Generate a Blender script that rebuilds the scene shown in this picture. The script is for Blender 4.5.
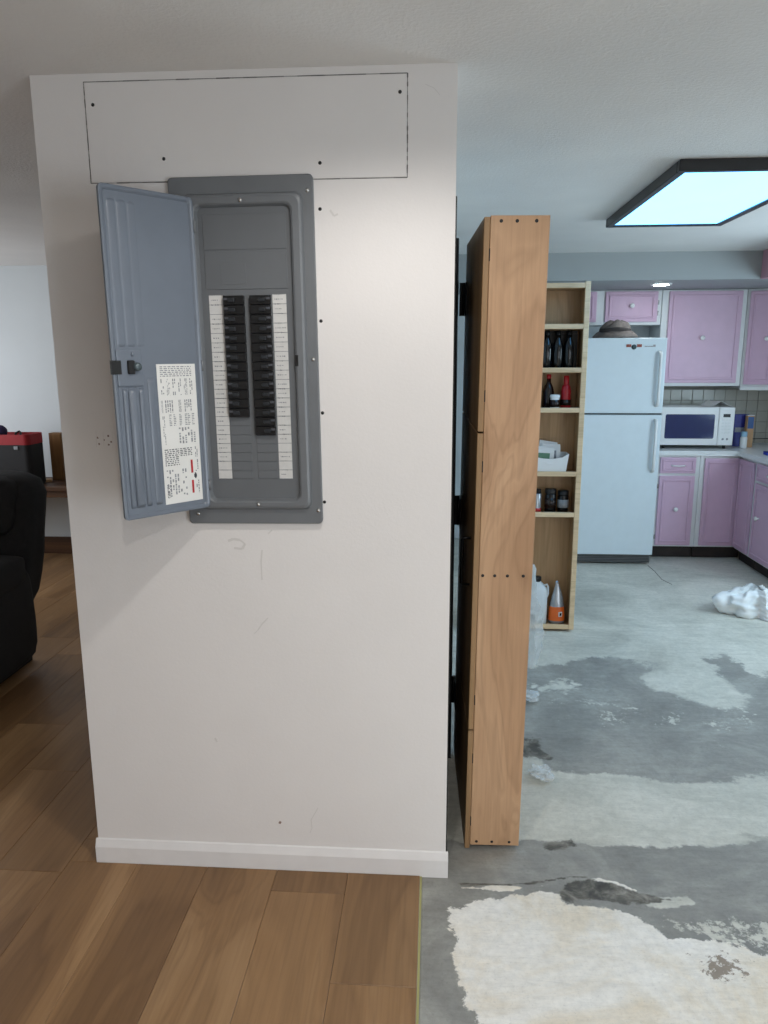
import bpy, bmesh, math, random
import numpy as np
from mathutils import Vector, Matrix, noise

S = bpy.context.scene
for o in list(bpy.data.objects):
    bpy.data.objects.remove(o)
C = S.collection
random.seed(7)

# ------------------------------------------------------------------ camera
F, CX, CY, H = 740.0, 384.0, 512.0, 1.67          # focal length in pixels of the 768x1024 frame, eye height
RX = Vector((0.99781242, 0.06604127, -0.00298799))   # image right in the room
RY = Vector((0.01035447, -0.20076545, -0.97958462))  # image down
RZ = Vector((-0.06529289, 0.97741076, -0.20101008))  # view direction
cam_data = bpy.data.cameras.new('camera')
cam_data.sensor_fit = 'HORIZONTAL'
cam_data.sensor_width = 36.0
cam_data.lens = F / 768.0 * 36.0
cam_data.clip_start = 0.02
cam = bpy.data.objects.new('camera', cam_data)
C.objects.link(cam)
up, back = -RY, -RZ
cam.matrix_world = Matrix(((RX.x, up.x, back.x, 0), (RX.y, up.y, back.y, 0), (RX.z, up.z, back.z, H), (0, 0, 0, 1)))
S.camera = cam


def ray(u, v):
    return RX * ((u - CX) / F) + RY * ((v - CY) / F) + RZ


def onz(u, v, z=0.0):
    d = ray(u, v); t = (z - H) / d.z
    return Vector((d.x * t, d.y * t, z))


def ony(u, v, y):
    d = ray(u, v); t = y / d.y
    return Vector((d.x * t, y, H + d.z * t))


# ------------------------------------------------------------------ world, lights, exposure
W = bpy.data.worlds.new('world')
S.world = W
W.use_nodes = True
bg = W.node_tree.nodes['Background']
bg.inputs[0].default_value = (0.62, 0.78, 1.0, 1)
bg.inputs[1].default_value = 1.2
S.view_settings.view_transform = 'Standard'
S.view_settings.look = 'None'
S.view_settings.exposure = 0.25
S.view_settings.gamma = 1.0
S.view_settings.use_curve_mapping = False

DOWNLIGHT_W = 30.0          # each ceiling downlight, the two added fill lamps included
KITCHEN_EMIT = 3.4           # fluorescent diffuser
WINDOW_W = 60.0             # daylight entering the glass door behind the camera on the right
KFILL_W = 37.0            # cool fill for the kitchen, from a window added in the right wall
LFILL_W = 22.0            # fill for the dim living room, from an added left-wall window


def area(name, loc, rot, sx, sy, power, col):
    d = bpy.data.lights.new(name, 'AREA')
    d.shape = 'RECTANGLE'; d.size = sx; d.size_y = sy; d.energy = power; d.color = col
    o = bpy.data.objects.new(name, d); C.objects.link(o)
    o.location = loc; o.rotation_euler = rot
    return o


area('daylight_glass_door', (3.2, -1.55, 1.05), (0, math.radians(90), 0), 1.9, 1.7, WINDOW_W, (0.86, 0.93, 1.0))
area('kitchen_window_fill', (3.23, 4.05, 1.55), (0, math.radians(90), 0), 1.0, 1.4, KFILL_W, (0.64, 0.86, 1.0))
area('living_window_fill', (-4.58, 4.7, 1.45), (0, math.radians(-90), 0), 1.1, 1.5, LFILL_W, (0.97, 0.98, 1.0))

# ------------------------------------------------------------------ helpers


def lin(c):
    c = c / 255.0
    return c / 12.92 if c <= 0.04045 else ((c + 0.055) / 1.055) ** 2.4


def rgb(r, g, b):
    return (lin(r), lin(g), lin(b), 1.0)


class NT:
    def __init__(s, name):
        s.m = bpy.data.materials.new(name); s.m.use_nodes = True
        s.t = s.m.node_tree; s.b = s.t.nodes['Principled BSDF']

    def n(s, typ, **kw):
        x = s.t.nodes.new(typ)
        for k, v in kw.items():
            if k.startswith('i_'):
                x.inputs[k[2:].replace('_', ' ')].default_value = v
            else:
                setattr(x, k, v)
        return x

    def l(s, a, b):
        s.t.links.new(a, b)

    def ramp(s, fac, stops):
        r = s.n('ShaderNodeValToRGB')
        e = r.color_ramp.elements
        while len(e) < len(stops):
            e.new(0.5)
        for i, (p, c) in enumerate(stops):
            e[i].position = p; e[i].color = c
        s.l(fac, r.inputs[0])
        return r.outputs[0]

    def coords(s, kind='Object', scale=(1, 1, 1), rot=(0, 0, 0), loc=(0, 0, 0)):
        tc = s.n('ShaderNodeTexCoord')
        mp = s.n('ShaderNodeMapping')
        mp.inputs['Scale'].default_value = scale
        mp.inputs['Rotation'].default_value = rot
        mp.inputs['Location'].default_value = loc
        s.l(tc.outputs[kind], mp.inputs[0])
        return mp.outputs[0]

    def noise(s, vec, scale, detail=3, rough=0.55, dist=0.0):
        x = s.n('ShaderNodeTexNoise')
        x.inputs['Scale'].default_value = scale; x.inputs['Detail'].default_value = detail
        x.inputs['Roughness'].default_value = rough; x.inputs['Distortion'].default_value = dist
        s.l(vec, x.inputs['Vector'])
        return x.outputs['Fac']

    def mix(s, fac, a, b, mode='MIX'):
        x = s.n('ShaderNodeMix', data_type='RGBA', blend_type=mode)
        for k, v in (('Factor', fac), ('A', a), ('B', b)):
            idx = {'Factor': 0, 'A': 6, 'B': 7}[k]
            if hasattr(v, 'links') or hasattr(v, 'is_linked'):
                s.l(v, x.inputs[idx])
            else:
                x.inputs[idx].default_value = v
        return x.outputs[2]

    def bump(s, h, strength, dist=0.01):
        x = s.n('ShaderNodeBump')
        x.inputs['Strength'].default_value = strength; x.inputs['Distance'].default_value = dist
        s.l(h, x.inputs['Height']); s.l(x.outputs[0], s.b.inputs['Normal'])


def mat(name, col, rough=0.5, metal=0.0, var=0.08, scale=12.0, bump=0.0, bscale=60.0, coord='Object', **kw):
    """plain surface with a little procedural tone variation"""
    k = NT(name)
    v = k.coords(coord)
    n = k.noise(v, scale, 4)
    lo = tuple(c * (1 - var) for c in col[:3]) + (1,)
    hi = tuple(min(1, c * (1 + var)) for c in col[:3]) + (1,)
    k.l(k.ramp(n, [(0.3, lo), (0.7, hi)]), k.b.inputs['Base Color'])
    k.b.inputs['Roughness'].default_value = rough
    k.b.inputs['Metallic'].default_value = metal
    for a, b in kw.items():
        k.b.inputs[a.replace('_', ' ')].default_value = b
    if bump:
        k.bump(k.noise(v, bscale, 3), bump, 0.004)
    return k.m


def emit(name, col, strength):
    k = NT(name)
    n = k.noise(k.coords(), 3.0, 2)
    k.l(k.ramp(n, [(0.3, tuple(c * 0.97 for c in col[:3]) + (1,)), (0.7, col)]), k.b.inputs['Emission Color'])
    k.b.inputs['Base Color'].default_value = col
    k.b.inputs['Emission Strength'].default_value = strength
    return k.m


def wood(name, c_dark, c_mid, c_light, axis='Z', rough=0.45, scale=1.0, random_tone=0.0, knots=True, along=0.9, wave=0.6):
    k = NT(name)
    stretch = {'X': (along, 9, 9), 'Y': (9, along, 9), 'Z': (9, 9, along)}[axis]
    tc = k.n('ShaderNodeTexCoord')
    oi = k.n('ShaderNodeObjectInfo')
    off = k.n('ShaderNodeVectorMath', operation='SCALE')
    comb = k.n('ShaderNodeCombineXYZ')
    k.l(oi.outputs['Random'], comb.inputs[0]); k.l(oi.outputs['Random'], comb.inputs[1]); k.l(oi.outputs['Random'], comb.inputs[2])
    k.l(comb.outputs[0], off.inputs[0]); off.inputs['Scale'].default_value = 37.0 if random_tone else 0.0
    add = k.n('ShaderNodeVectorMath', operation='ADD')
    k.l(tc.outputs['Object'], add.inputs[0]); k.l(off.outputs[0], add.inputs[1])
    mp = k.n('ShaderNodeMapping'); mp.inputs['Scale'].default_value = tuple(x * scale for x in stretch)
    k.l(add.outputs[0], mp.inputs[0])
    big = k.noise(mp.outputs[0], 0.55, 3, 0.5, wave)
    # cathedral figure: rings of a stretched noise field
    ml = k.n('ShaderNodeMath', operation='MULTIPLY'); ml.inputs[1].default_value = 9.0; k.l(big, ml.inputs[0])
    sn = k.n('ShaderNodeMath', operation='PINGPONG'); sn.inputs[1].default_value = 0.5; k.l(ml.outputs[0], sn.inputs[0])
    mp2 = k.n('ShaderNodeMapping'); mp2.inputs['Scale'].default_value = tuple(x * scale * (7 if x > 5 else 2.2 * 0.9 / along) for x in stretch)
    k.l(add.outputs[0], mp2.inputs[0])
    fine = k.noise(mp2.outputs[0], 1.6, 5, 0.65)
    base = k.ramp(big, [(0.3, c_dark), (0.5, c_mid), (0.72, c_light)])
    rings = k.ramp(sn.outputs[0], [(0.0, (0.80, 0.78, 0.75, 1)), (0.25, (1, 1, 1, 1)), (0.5, (0.97, 0.97, 0.96, 1))])
    c = k.mix(0.75, base, rings, 'MULTIPLY')
    f = k.ramp(fine, [(0.3, (0.80, 0.78, 0.76, 1)), (0.55, (1, 1, 1, 1))])
    c = k.mix(0.8, c, f, 'MULTIPLY')
    if random_tone:
        r = k.ramp(oi.outputs['Random'], [(0, (1 - random_tone,) * 3 + (1,)), (1, (1 + 0.4 * random_tone,) * 3 + (1,))])
        c = k.mix(1.0, c, r, 'MULTIPLY')
    if knots:
        vv = k.n('ShaderNodeMapping'); vv.inputs['Scale'].default_value = {'X': (1.0, 3, 3), 'Y': (3, 1.0, 3), 'Z': (3, 3, 1.0)}[axis]
        k.l(add.outputs[0], vv.inputs[0])
        vo = k.n('ShaderNodeTexVoronoi'); vo.inputs['Scale'].default_value = 1.1
        k.l(vv.outputs[0], vo.inputs['Vector'])
        kn = k.ramp(vo.outputs['Distance'], [(0.0, (0.25, 0.2, 0.16, 1)), (0.045, (1, 1, 1, 1))])
        c = k.mix(0.8, c, kn, 'MULTIPLY')
    k.l(c, k.b.inputs['Base Color'])
    k.b.inputs['Roughness'].default_value = rough
    k.bump(fine, 0.12, 0.002)
    return k.m


# ---- mesh helpers: every shape goes into a bmesh, obj() links it as one mesh object
def box(bm, x0, x1, y0, y1, z0, z1, m=0):
    vs = [bm.verts.new((x, y, z)) for x in (x0, x1) for y in (y0, y1) for z in (z0, z1)]
    for f in ((0, 1, 3, 2), (4, 6, 7, 5), (0, 4, 5, 1), (2, 3, 7, 6), (0, 2, 6, 4), (1, 5, 7, 3)):
        fc = bm.faces.new([vs[i] for i in f]); fc.material_index = m
    return vs


def bevel(bm, w, seg=2):
    bmesh.ops.bevel(bm, geom=[e for e in bm.edges], offset=w, segments=seg, affect='EDGES', profile=0.6, clamp_overlap=True)


def bbox(x0, x1, y0, y1, z0, z1, w=0.003, seg=2):
    bm = bmesh.new(); box(bm, x0, x1, y0, y1, z0, z1)
    if w:
        bevel(bm, w, seg)
    return bm


def lathe(bm, prof, cx=0, cy=0, seg=24, m=0, sx=1, sy=1):
    rings = []
    for r, z in prof:
        if r <= 1e-6:
            rings.append([bm.verts.new((cx, cy, z))])
        else:
            rings.append([bm.verts.new((cx + sx * r * math.cos(2 * math.pi * i / seg), cy + sy * r * math.sin(2 * math.pi * i / seg), z)) for i in range(seg)])
    for a, b in zip(rings, rings[1:]):
        for i in range(seg):
            j = (i + 1) % seg
            if len(a) == 1 and len(b) == 1:
                continue
            if len(a) == 1:
                f = bm.faces.new((a[0], b[j], b[i]))
            elif len(b) == 1:
                f = bm.faces.new((a[i], a[j], b[0]))
            else:
                f = bm.faces.new((a[i], a[j], b[j], b[i]))
            f.material_index = m; f.smooth = True


def tube(bm, pts, r, seg=10, m=0):
    pts = [Vector(p) for p in pts]
    rings = []
    for i, p in enumerate(pts):
        d = (pts[min(i + 1, len(pts) - 1)] - pts[max(i - 1, 0)]).normalized()
        a = d.orthogonal().normalized() if i == 0 else (rings_a - d * rings_a.dot(d)).normalized()
        rings_a = a
        b = d.cross(a)
        rr = r[i] if isinstance(r, (list, tuple)) else r
        rings.append([bm.verts.new(p + a * rr * math.cos(2 * math.pi * k / seg) + b * rr * math.sin(2 * math.pi * k / seg)) for k in range(seg)])
    for a, b in zip(rings, rings[1:]):
        for i in range(seg):
            j = (i + 1) % seg
            f = bm.faces.new((a[i], a[j], b[j], b[i])); f.smooth = True; f.material_index = m
    for rg in (rings[0], rings[-1]):
        f = bm.faces.new(rg); f.material_index = m


def rrect(x0, x1, z0, z1, r, n=5):
    pts = []
    for cx, cz, a0 in ((x1 - r, z1 - r, 0), (x0 + r, z1 - r, 90), (x0 + r, z0 + r, 180), (x1 - r, z0 + r, 270)):
        for i in range(n + 1):
            a = math.radians(a0 + 90 * i / n)
            pts.append((cx + r * math.cos(a), cz + r * math.sin(a)))
    return pts


def loft(bm, loops, cap0=True, cap1=True, smooth=False, m=0):
    """loops: lists of 3D points with equal counts"""
    rings = [[bm.verts.new(p) for p in lp] for lp in loops]
    n = len(rings[0])
    for a, b in zip(rings, rings[1:]):
        for i in range(n):
            j = (i + 1) % n
            f = bm.faces.new((a[i], a[j], b[j], b[i])); f.smooth = smooth; f.material_index = m
    if cap0:
        bm.faces.new(list(reversed(rings[0]))).material_index = m
    if cap1:
        bm.faces.new(rings[-1]).material_index = m


def prism(bm, poly, z0, z1, m=0):
    a = [bm.verts.new((x, y, z0)) for x, y in poly]
    b = [bm.verts.new((x, y, z1)) for x, y in poly]
    n = len(poly)
    for i in range(n):
        j = (i + 1) % n
        bm.faces.new((a[i], a[j], b[j], b[i])).material_index = m
    bm.faces.new(list(reversed(a))).material_index = m
    bm.faces.new(b).material_index = m


def obj(name, bm, m, parent=None, loc=(0, 0, 0), rot=(0, 0, 0), smooth=False):
    bmesh.ops.recalc_face_normals(bm, faces=bm.faces)
    me = bpy.data.meshes.new(name)
    bm.to_mesh(me); bm.free()
    for x in (m if isinstance(m, (list, tuple)) else [m]):
        me.materials.append(x)
    if smooth:
        for p in me.polygons:
            p.use_smooth = True
    o = bpy.data.objects.new(name, me); C.objects.link(o)
    o.location = loc; o.rotation_euler = rot
    if parent:
        o.parent = parent
    return o


def inst(name, me, parent, loc, rot=(0, 0, 0)):
    o = bpy.data.objects.new(name, me); C.objects.link(o)
    o.location = loc; o.rotation_euler = rot; o.parent = parent
    return o


def tag(o, label, cat, group=None):
    o['label'] = label; o['category'] = cat
    if group:
        o['group'] = group
    return o


def thing(name, label, cat, loc=(0, 0, 0), rotz=0, group=None):
    o = bpy.data.objects.new(name, None); C.objects.link(o)
    o.empty_display_size = 0.05
    o.location = loc; o.rotation_euler = (0, 0, rotz)
    return tag(o, label, cat, group)


def struct(name, bm, m, label=None, parent=None, **kw):
    o = obj(name, bm, m, parent, **kw)
    if parent is None:
        o['kind'] = 'structure'
        if label:
            o['label'] = label
            o['category'] = name.split('_')[0]
    return o


# ------------------------------------------------------------------ materials
def wall_paint(name, col, smudge=True):
    k = NT(name)
    v = k.coords()
    n = k.noise(v, 5, 4)
    a = tuple(c * 0.975 for c in col[:3]) + (1,)
    c = k.ramp(n, [(0.3, a), (0.7, col)])
    if smudge:
        s = k.noise(v, 3.1, 6, 0.7, 0.4)
        c = k.mix(k.ramp(s, [(0.70, (0, 0, 0, 1)), (0.80, (0.35, 0.35, 0.35, 1))]), c, rgb(165, 160, 155))
    k.l(c, k.b.inputs['Base Color'])
    k.b.inputs['Roughness'].default_value = 0.55
    k.bump(k.noise(v, 130, 2), 0.12, 0.003)
    return k.m


M_wall = wall_paint('wall_paint_warm_white', rgb(226, 222, 219))
M_wall2 = wall_paint('wall_paint_cool_white', rgb(214, 220, 222), False)
M_trim = mat('baseboard_white_paint', rgb(226, 223, 221), 0.35, var=0.03)


def ceiling_mat():
    k = NT('ceiling_textured_paint')
    v = k.coords()
    n = k.noise(v, 2.0, 3)
    k.l(k.ramp(n, [(0.3, rgb(222, 219, 216)), (0.7, rgb(231, 228, 224))]), k.b.inputs['Base Color'])
    k.b.inputs['Roughness'].default_value = 0.7
    k.bump(k.ramp(k.noise(v, 75, 4, 0.6), [(0.42, (0, 0, 0, 1)), (0.62, (1, 1, 1, 1))]), 0.2, 0.004)
    return k.m


M_ceil = ceiling_mat()
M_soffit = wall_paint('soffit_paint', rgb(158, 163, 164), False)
M_pinkwall = wall_paint('pink_wall_paint', rgb(196, 150, 165), False)


def concrete_nodes(k, v, stops, scale, streak, seed):
    n1 = k.noise(k.coords('Object', loc=(seed, seed * 2.3, 0)), scale, 9, 0.65, 0.8)
    c = k.ramp(n1, stops)
    n2 = k.noise(k.coords('Object', scale=(1.3, 8, 1), rot=(0, 0, 0.14), loc=(seed, 0, 0)), 2.2, 8, 0.7, 1.0)
    return k.mix(streak, c, k.ramp(n2, [(0.28, (0.74, 0.74, 0.74, 1)), (0.5, (0.97, 0.97, 0.97, 1)), (0.75, (1.12, 1.12, 1.12, 1))]), 'MULTIPLY')


def concrete(name, stops, scale=1.6, streak=0.5, seed=0.0):
    k = NT(name)
    v = k.coords('Object')
    k.l(concrete_nodes(k, v, stops, scale, streak, seed), k.b.inputs['Base Color'])
    k.b.inputs['Roughness'].default_value = 0.75
    return k.m


def floor_mat():
    """bare concrete with its stained layers; the point attributes say which layer lies where"""
    k = NT('layered_concrete')
    v = k.coords('Object')
    base = concrete_nodes(k, v, [(0.30, rgb(174, 173, 163)), (0.45, rgb(197, 196, 185)), (0.58, rgb(211, 209, 198)), (0.72, rgb(224, 221, 210))], 1.5, 0.6, 0.0)
    dark = concrete_nodes(k, v, [(0.30, rgb(130, 129, 124)), (0.5, rgb(150, 149, 143)), (0.64, rgb(168, 167, 160)), (0.78, rgb(196, 195, 187))], 2.6, 0.55, 3.0)
    pale = concrete_nodes(k, v, [(0.3, rgb(184, 184, 174)), (0.5, rgb(203, 202, 191)), (0.72, rgb(219, 217, 206))], 3.0, 0.35, 7.0)
    cream = concrete_nodes(k, v, [(0.28, rgb(222, 206, 180)), (0.42, rgb(234, 225, 208)), (0.52, rgb(241, 237, 228)), (0.7, rgb(247, 245, 240))], 2.4, 0.2, 11.0)
    gunk = concrete_nodes(k, v, [(0.3, rgb(58, 56, 52)), (0.45, rgb(88, 85, 78)), (0.55, rgb(118, 114, 105)), (0.7, rgb(160, 156, 146))], 14, 0.5, 5.0)
    fine = k.noise(v, 34, 6, 0.72)
    mid = k.noise(v, 9, 6, 0.7, 0.6)
    a1 = k.n('ShaderNodeAttribute', attribute_name='layers_a'); a2 = k.n('ShaderNodeAttribute', attribute_name='layers_b')
    s1 = k.n('ShaderNodeSeparateColor'); k.l(a1.outputs['Color'], s1.inputs[0])
    s2 = k.n('ShaderNodeSeparateColor'); k.l(a2.outputs['Color'], s2.inputs[0])

    def fac(sock, soft=0.10, wob=0.55):
        # ragged edge: the layer weight is shifted by noise, then thresholded
        x = k.n('ShaderNodeMath', operation='MULTIPLY_ADD'); k.l(mid, x.inputs[0]); x.inputs[1].default_value = wob; k.l(sock, x.inputs[2])
        y = k.n('ShaderNodeMath', operation='MULTIPLY_ADD'); k.l(fine, y.inputs[0]); y.inputs[1].default_value = wob * 0.7; k.l(x.outputs[0], y.inputs[2])
        m = k.n('ShaderNodeMapRange'); m.interpolation_type = 'SMOOTHSTEP'
        c0 = 0.5 + wob * 0.85
        m.inputs['From Min'].default_value = c0 - soft; m.inputs['From Max'].default_value = c0 + soft
        k.l(y.outputs[0], m.inputs['Value'])
        return m.outputs['Result']

    c = k.mix(fac(s1.outputs[0], 0.11, 1.0), base, dark)
    c = k.mix(fac(s1.outputs[1], 0.11, 1.0), c, pale)
    c = k.mix(fac(s2.outputs[1], 0.06, 1.1), c, pale)          # scattered flecks
    c = k.mix(fac(s1.outputs[2], 0.06, 1.1), c, cream)
    c = k.mix(fac(s2.outputs[0], 0.10, 1.0), c, gunk)
    c = k.mix(fac(s2.outputs[2], 0.05, 1.5), c, rgb(150, 138, 124))
    c = k.mix(0.7, c, k.ramp(fine, [(0.3, (0.82, 0.82, 0.82, 1)), (0.6, (1.06, 1.06, 1.06, 1))]), 'MULTIPLY')
    scr = k.noise(k.coords('Object', scale=(2.2, 16, 1), rot=(0, 0, -0.3)), 3.0, 8, 0.75, 1.5)          # trowel strokes
    c = k.mix(0.55, c, k.ramp(scr, [(0.30, (0.80, 0.80, 0.80, 1)), (0.48, (0.98, 0.98, 0.98, 1)), (0.58, (1.0, 1.0, 1.0, 1)), (0.70, (1.22, 1.22, 1.22, 1))]), 'MULTIPLY')
    pit = k.noise(v, 110, 3, 0.6)
    c = k.mix(0.5, c, k.ramp(pit, [(0.30, (0.75, 0.75, 0.75, 1)), (0.42, (1, 1, 1, 1)), (0.66, (1.0, 1.0, 1.0, 1)), (0.76, (1.2, 1.2, 1.2, 1))]), 'MULTIPLY')
    k.l(c, k.b.inputs['Base Color'])
    k.b.inputs['Roughness'].default_value = 0.6
    k.bump(fine, 0.3, 0.003)
    return k.m


M_slab = concrete('concrete_slab', [(0.30, rgb(146, 148, 140)), (0.5, rgb(172, 174, 166)), (0.72, rgb(196, 195, 186))])
M_conc = floor_mat()
M_black_gunk = concrete('dark_old_adhesive', [(0.3, rgb(52, 50, 46)), (0.5, rgb(78, 76, 70)), (0.75, rgb(110, 108, 100))], scale=9, streak=0.3)
M_plank = wood('oak_vinyl_plank', rgb(122, 90, 58), rgb(150, 114, 76), rgb(174, 138, 98), 'Y', 0.38, 0.8, random_tone=0.13, along=1.3, wave=0.9)
M_plank_edge = mat('plank_core_greenish', rgb(170, 165, 110), 0.6)
M_cab = wood('maple_plywood', rgb(172, 134, 100), rgb(190, 152, 117), rgb(204, 168, 133), 'Z', 0.45, 0.8, along=2.4, wave=1.2)
M_cabdoor = wood('maple_door_shaded', rgb(132, 102, 70), rgb(152, 120, 84), rgb(170, 138, 98), 'Z', 0.5, 0.8, knots=False)  # wood toned down to carry the shade of the narrow gap
M_shelfwood = wood('shelf_plywood', rgb(150, 116, 80), rgb(172, 136, 96), rgb(190, 156, 114), 'Z', 0.5, 0.8, knots=False)
M_shelfedge = wood('pale_shelf_edging', rgb(208, 180, 142), rgb(222, 195, 157), rgb(233, 208, 172), 'X', 0.5, 1.0, knots=False)
M_darkwood = wood('dark_brown_wood', rgb(58, 36, 20), rgb(84, 54, 30), rgb(108, 72, 42), 'X', 0.5, 1.2, knots=False)
M_midwood = wood('brown_wood', rgb(112, 80, 46), rgb(142, 104, 62), rgb(164, 124, 78), 'Z', 0.5, 1.2, knots=False)
M_black = mat('black_painted', rgb(14, 14, 15), 0.45, var=0.2)
M_blackmetal = mat('black_metal', rgb(18, 18, 19), 0.35, 0.6, var=0.2)
M_grey = mat('panel_grey_enamel', rgb(108, 111, 114), 0.38, var=0.03, bump=0.05, bscale=300)
M_greyd = mat('panel_grey_dead_front', rgb(100, 103, 106), 0.45, var=0.03)
M_doorgrey = mat('panel_door_grey_enamel', rgb(108, 116, 127), 0.30, var=0.03, bump=0.04, bscale=300)
M_breaker = mat('breaker_black_plastic', rgb(9, 9, 11), 0.42, var=0.2)
M_toggle = mat('breaker_toggle_glint', rgb(38, 41, 45), 0.28, var=0.2)  # lifted above the breaker black to stand in for glints
M_chrome = mat('screw_zinc', rgb(190, 190, 188), 0.25, 0.9)
M_paper = mat('label_paper', rgb(222, 221, 217), 0.6, var=0.02)
M_strip = mat('directory_paper', rgb(205, 204, 201), 0.65, var=0.05, scale=60)
M_ink = mat('printed_grey_ink', rgb(136, 138, 142), 0.6, var=0.35, scale=220)
M_inkd = mat('printed_dark_ink', rgb(72, 74, 80), 0.6, var=0.5, scale=260)
M_inkr = mat('printed_red_ink', rgb(176, 42, 48), 0.6, var=0.3, scale=200)
M_pencil = mat('pencil_line', rgb(112, 108, 105), 0.8, var=0.25, scale=40)
M_screwhole = mat('dark_screw_head', rgb(22, 20, 20), 0.5, var=0.2)
M_fridge = mat('fridge_white_enamel', rgb(212, 223, 228), 0.32, var=0.02, bump=0.04, bscale=400)
M_white = mat('white_plastic', rgb(228, 229, 228), 0.35, var=0.02)
M_cabwhite = mat('cabinet_white_paint', rgb(224, 225, 224), 0.4, var=0.02)
M_pink = mat('cabinet_pink_paint', rgb(210, 176, 198), 0.42, var=0.03)
M_knob = mat('white_ceramic_knob', rgb(235, 235, 233), 0.15, var=0.01)
M_counter = mat('white_laminate', rgb(228, 230, 229), 0.25, var=0.02, scale=60)
M_kick = mat('dark_toe_kick', rgb(38, 28, 22), 0.6, var=0.4, scale=20)
M_tile = mat('backsplash_tile_glaze', rgb(176, 172, 160), 0.25, var=0.06, scale=9)
M_grout = mat('tile_grout', rgb(136, 134, 126), 0.8)
M_lampframe = mat('lamp_frame_black', rgb(26, 25, 26), 0.4, var=0.2)
M_diff = emit('lamp_diffuser', (0.16, 0.50, 0.95, 1), KITCHEN_EMIT)
M_puck = emit('puck_lamp_lens', (0.86, 0.95, 1.0, 1), 45.0)
M_lens = emit('downlight_lens', (1.0, 0.93, 0.84, 1), 6.0)
M_screen = mat('microwave_window_glass', rgb(38, 48, 92), 0.12, var=0.05)
M_sofa = mat('recliner_charcoal_fabric', rgb(20, 18, 19), 0.85, var=0.3, scale=30, bump=0.4, bscale=220)
M_blackfabric = mat('black_nylon', rgb(15, 14, 16), 0.7, var=0.3, bump=0.3, bscale=300)
M_redfabric = mat('red_nylon', rgb(158, 20, 30), 0.6, var=0.1, bump=0.2, bscale=300)
M_purple = mat('dark_purple_cloth', rgb(44, 34, 74), 0.8)
M_glassdark = mat('dark_bottle_glass', rgb(10, 11, 14), 0.06, var=0.2)
M_brownglass = mat('dark_sauce', rgb(30, 15, 14), 0.15, var=0.2)
M_redplastic = mat('red_plastic', rgb(170, 22, 30), 0.3)
M_bluepl = mat('blue_plastic', rgb(40, 84, 140), 0.4)
M_blueprint = mat('deep_blue_carton', rgb(36, 42, 128), 0.4, var=0.2, scale=40)
M_orange = mat('orange_pouch_print', rgb(224, 104, 34), 0.35, var=0.1)
M_silver = mat('silver_foil', rgb(168, 172, 176), 0.25, 0.5, var=0.1)
M_jug = mat('translucent_white_jug', rgb(214, 222, 226), 0.4, var=0.03)
M_tan = mat('tan_carton', rgb(190, 150, 110), 0.6)
M_hat = mat('hat_grey_khaki_cloth', rgb(122, 112, 106), 0.9, var=0.3, scale=18, bump=0.3, bscale=250)
M_hatband = mat('hat_dark_cloth', rgb(64, 58, 56), 0.9, var=0.25)
M_greenprint = mat('green_print', rgb(92, 132, 104), 0.5, var=0.2)


def clear_film(name, alpha):
    k = NT(name)
    n = k.noise(k.coords(), 14, 4)
    k.l(k.ramp(n, [(0.3, rgb(205, 214, 216)), (0.7, rgb(235, 238, 238))]), k.b.inputs['Base Color'])
    k.b.inputs['Roughness'].default_value = 0.18
    k.b.inputs['Alpha'].default_value = alpha
    k.b.inputs['Specular IOR Level'].default_value = 0.8
    return k.m


M_film = clear_film('clear_plastic_film', 0.42)


def bag_mat():
    k = NT('white_plastic_bag')
    n = k.noise(k.coords(), 10, 4)
    k.l(k.ramp(n, [(0.3, rgb(224, 228, 228)), (0.7, rgb(240, 242, 242))]), k.b.inputs['Base Color'])
    k.b.inputs['Roughness'].default_value = 0.3
    k.b.inputs['Subsurface Weight'].default_value = 0.15
    k.b.inputs['Subsurface Radius'].default_value = (0.02, 0.02, 0.02)
    return k.m


M_bag = bag_mat()

# ------------------------------------------------------------------ the setting
XL, XR, YB = -4.6, 3.25, -3.0          # left wall, right wall, wall behind the camera
YF, YK, ZC = 6.15, 6.90, 2.44          # living-room far wall, kitchen back wall, ceiling
WX0, WX1, WY, WY1 = -1.118, 0.055, 2.165, 3.02   # the partition block with the electrical panel

bm = bmesh.new(); box(bm, XL - 0.1, XR + 0.1, YB - 0.1, YK + 0.1, -0.12, -0.004)
floor = struct('floor', bm, M_slab, 'bare concrete floor slab with layers of old adhesive and skim coat')
bm = bmesh.new(); box(bm, XL - 0.1, XR + 0.1, YB - 0.1, YK + 0.1, ZC, ZC + 0.1)
struct('ceiling', bm, M_ceil, 'grey white textured ceiling')
bm = bmesh.new(); box(bm, WX0, WX1, WY, WY1, 0.0, ZC)
wall_front = struct('wall_front', bm, M_wall, 'warm white partition wall carrying the electrical panel')
bm = bmesh.new(); box(bm, XL, -0.05, YF, YF + 0.1, 0, ZC)
struct('wall_far', bm, M_wall2, 'white far wall of the dim living room')
bm = bmesh.new(); box(bm, -0.05, XR + 0.1, YK, YK + 0.1, 0, ZC)
wall_kitchen = struct('wall_kitchen', bm, M_wall2, 'kitchen back wall behind the cabinets')
bm = bmesh.new(); box(bm, -0.05, 0.05, WY1, YK, 0, ZC)
struct('wall_divider', bm, M_wall2, 'wall between kitchen and living room')
bm = bmesh.new()          # left wall, cut open for the added living-room window
box(bm, XL - 0.1, XL, YB, 3.9, 0, ZC); box(bm, XL - 0.1, XL, 5.5, YF + 0.1, 0, ZC); box(bm, XL - 0.1, XL, 3.9, 5.5, 0, 0.85); box(bm, XL - 0.1, XL, 3.9, 5.5, 2.05, ZC)
struct('wall_left', bm, M_wall2, 'left wall of the living room with an added window')
bm = bmesh.new(); box(bm, XL, XR, YB - 0.1, YB, 0, ZC)
struct('wall_back', bm, M_wall, 'wall behind the viewer')
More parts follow.
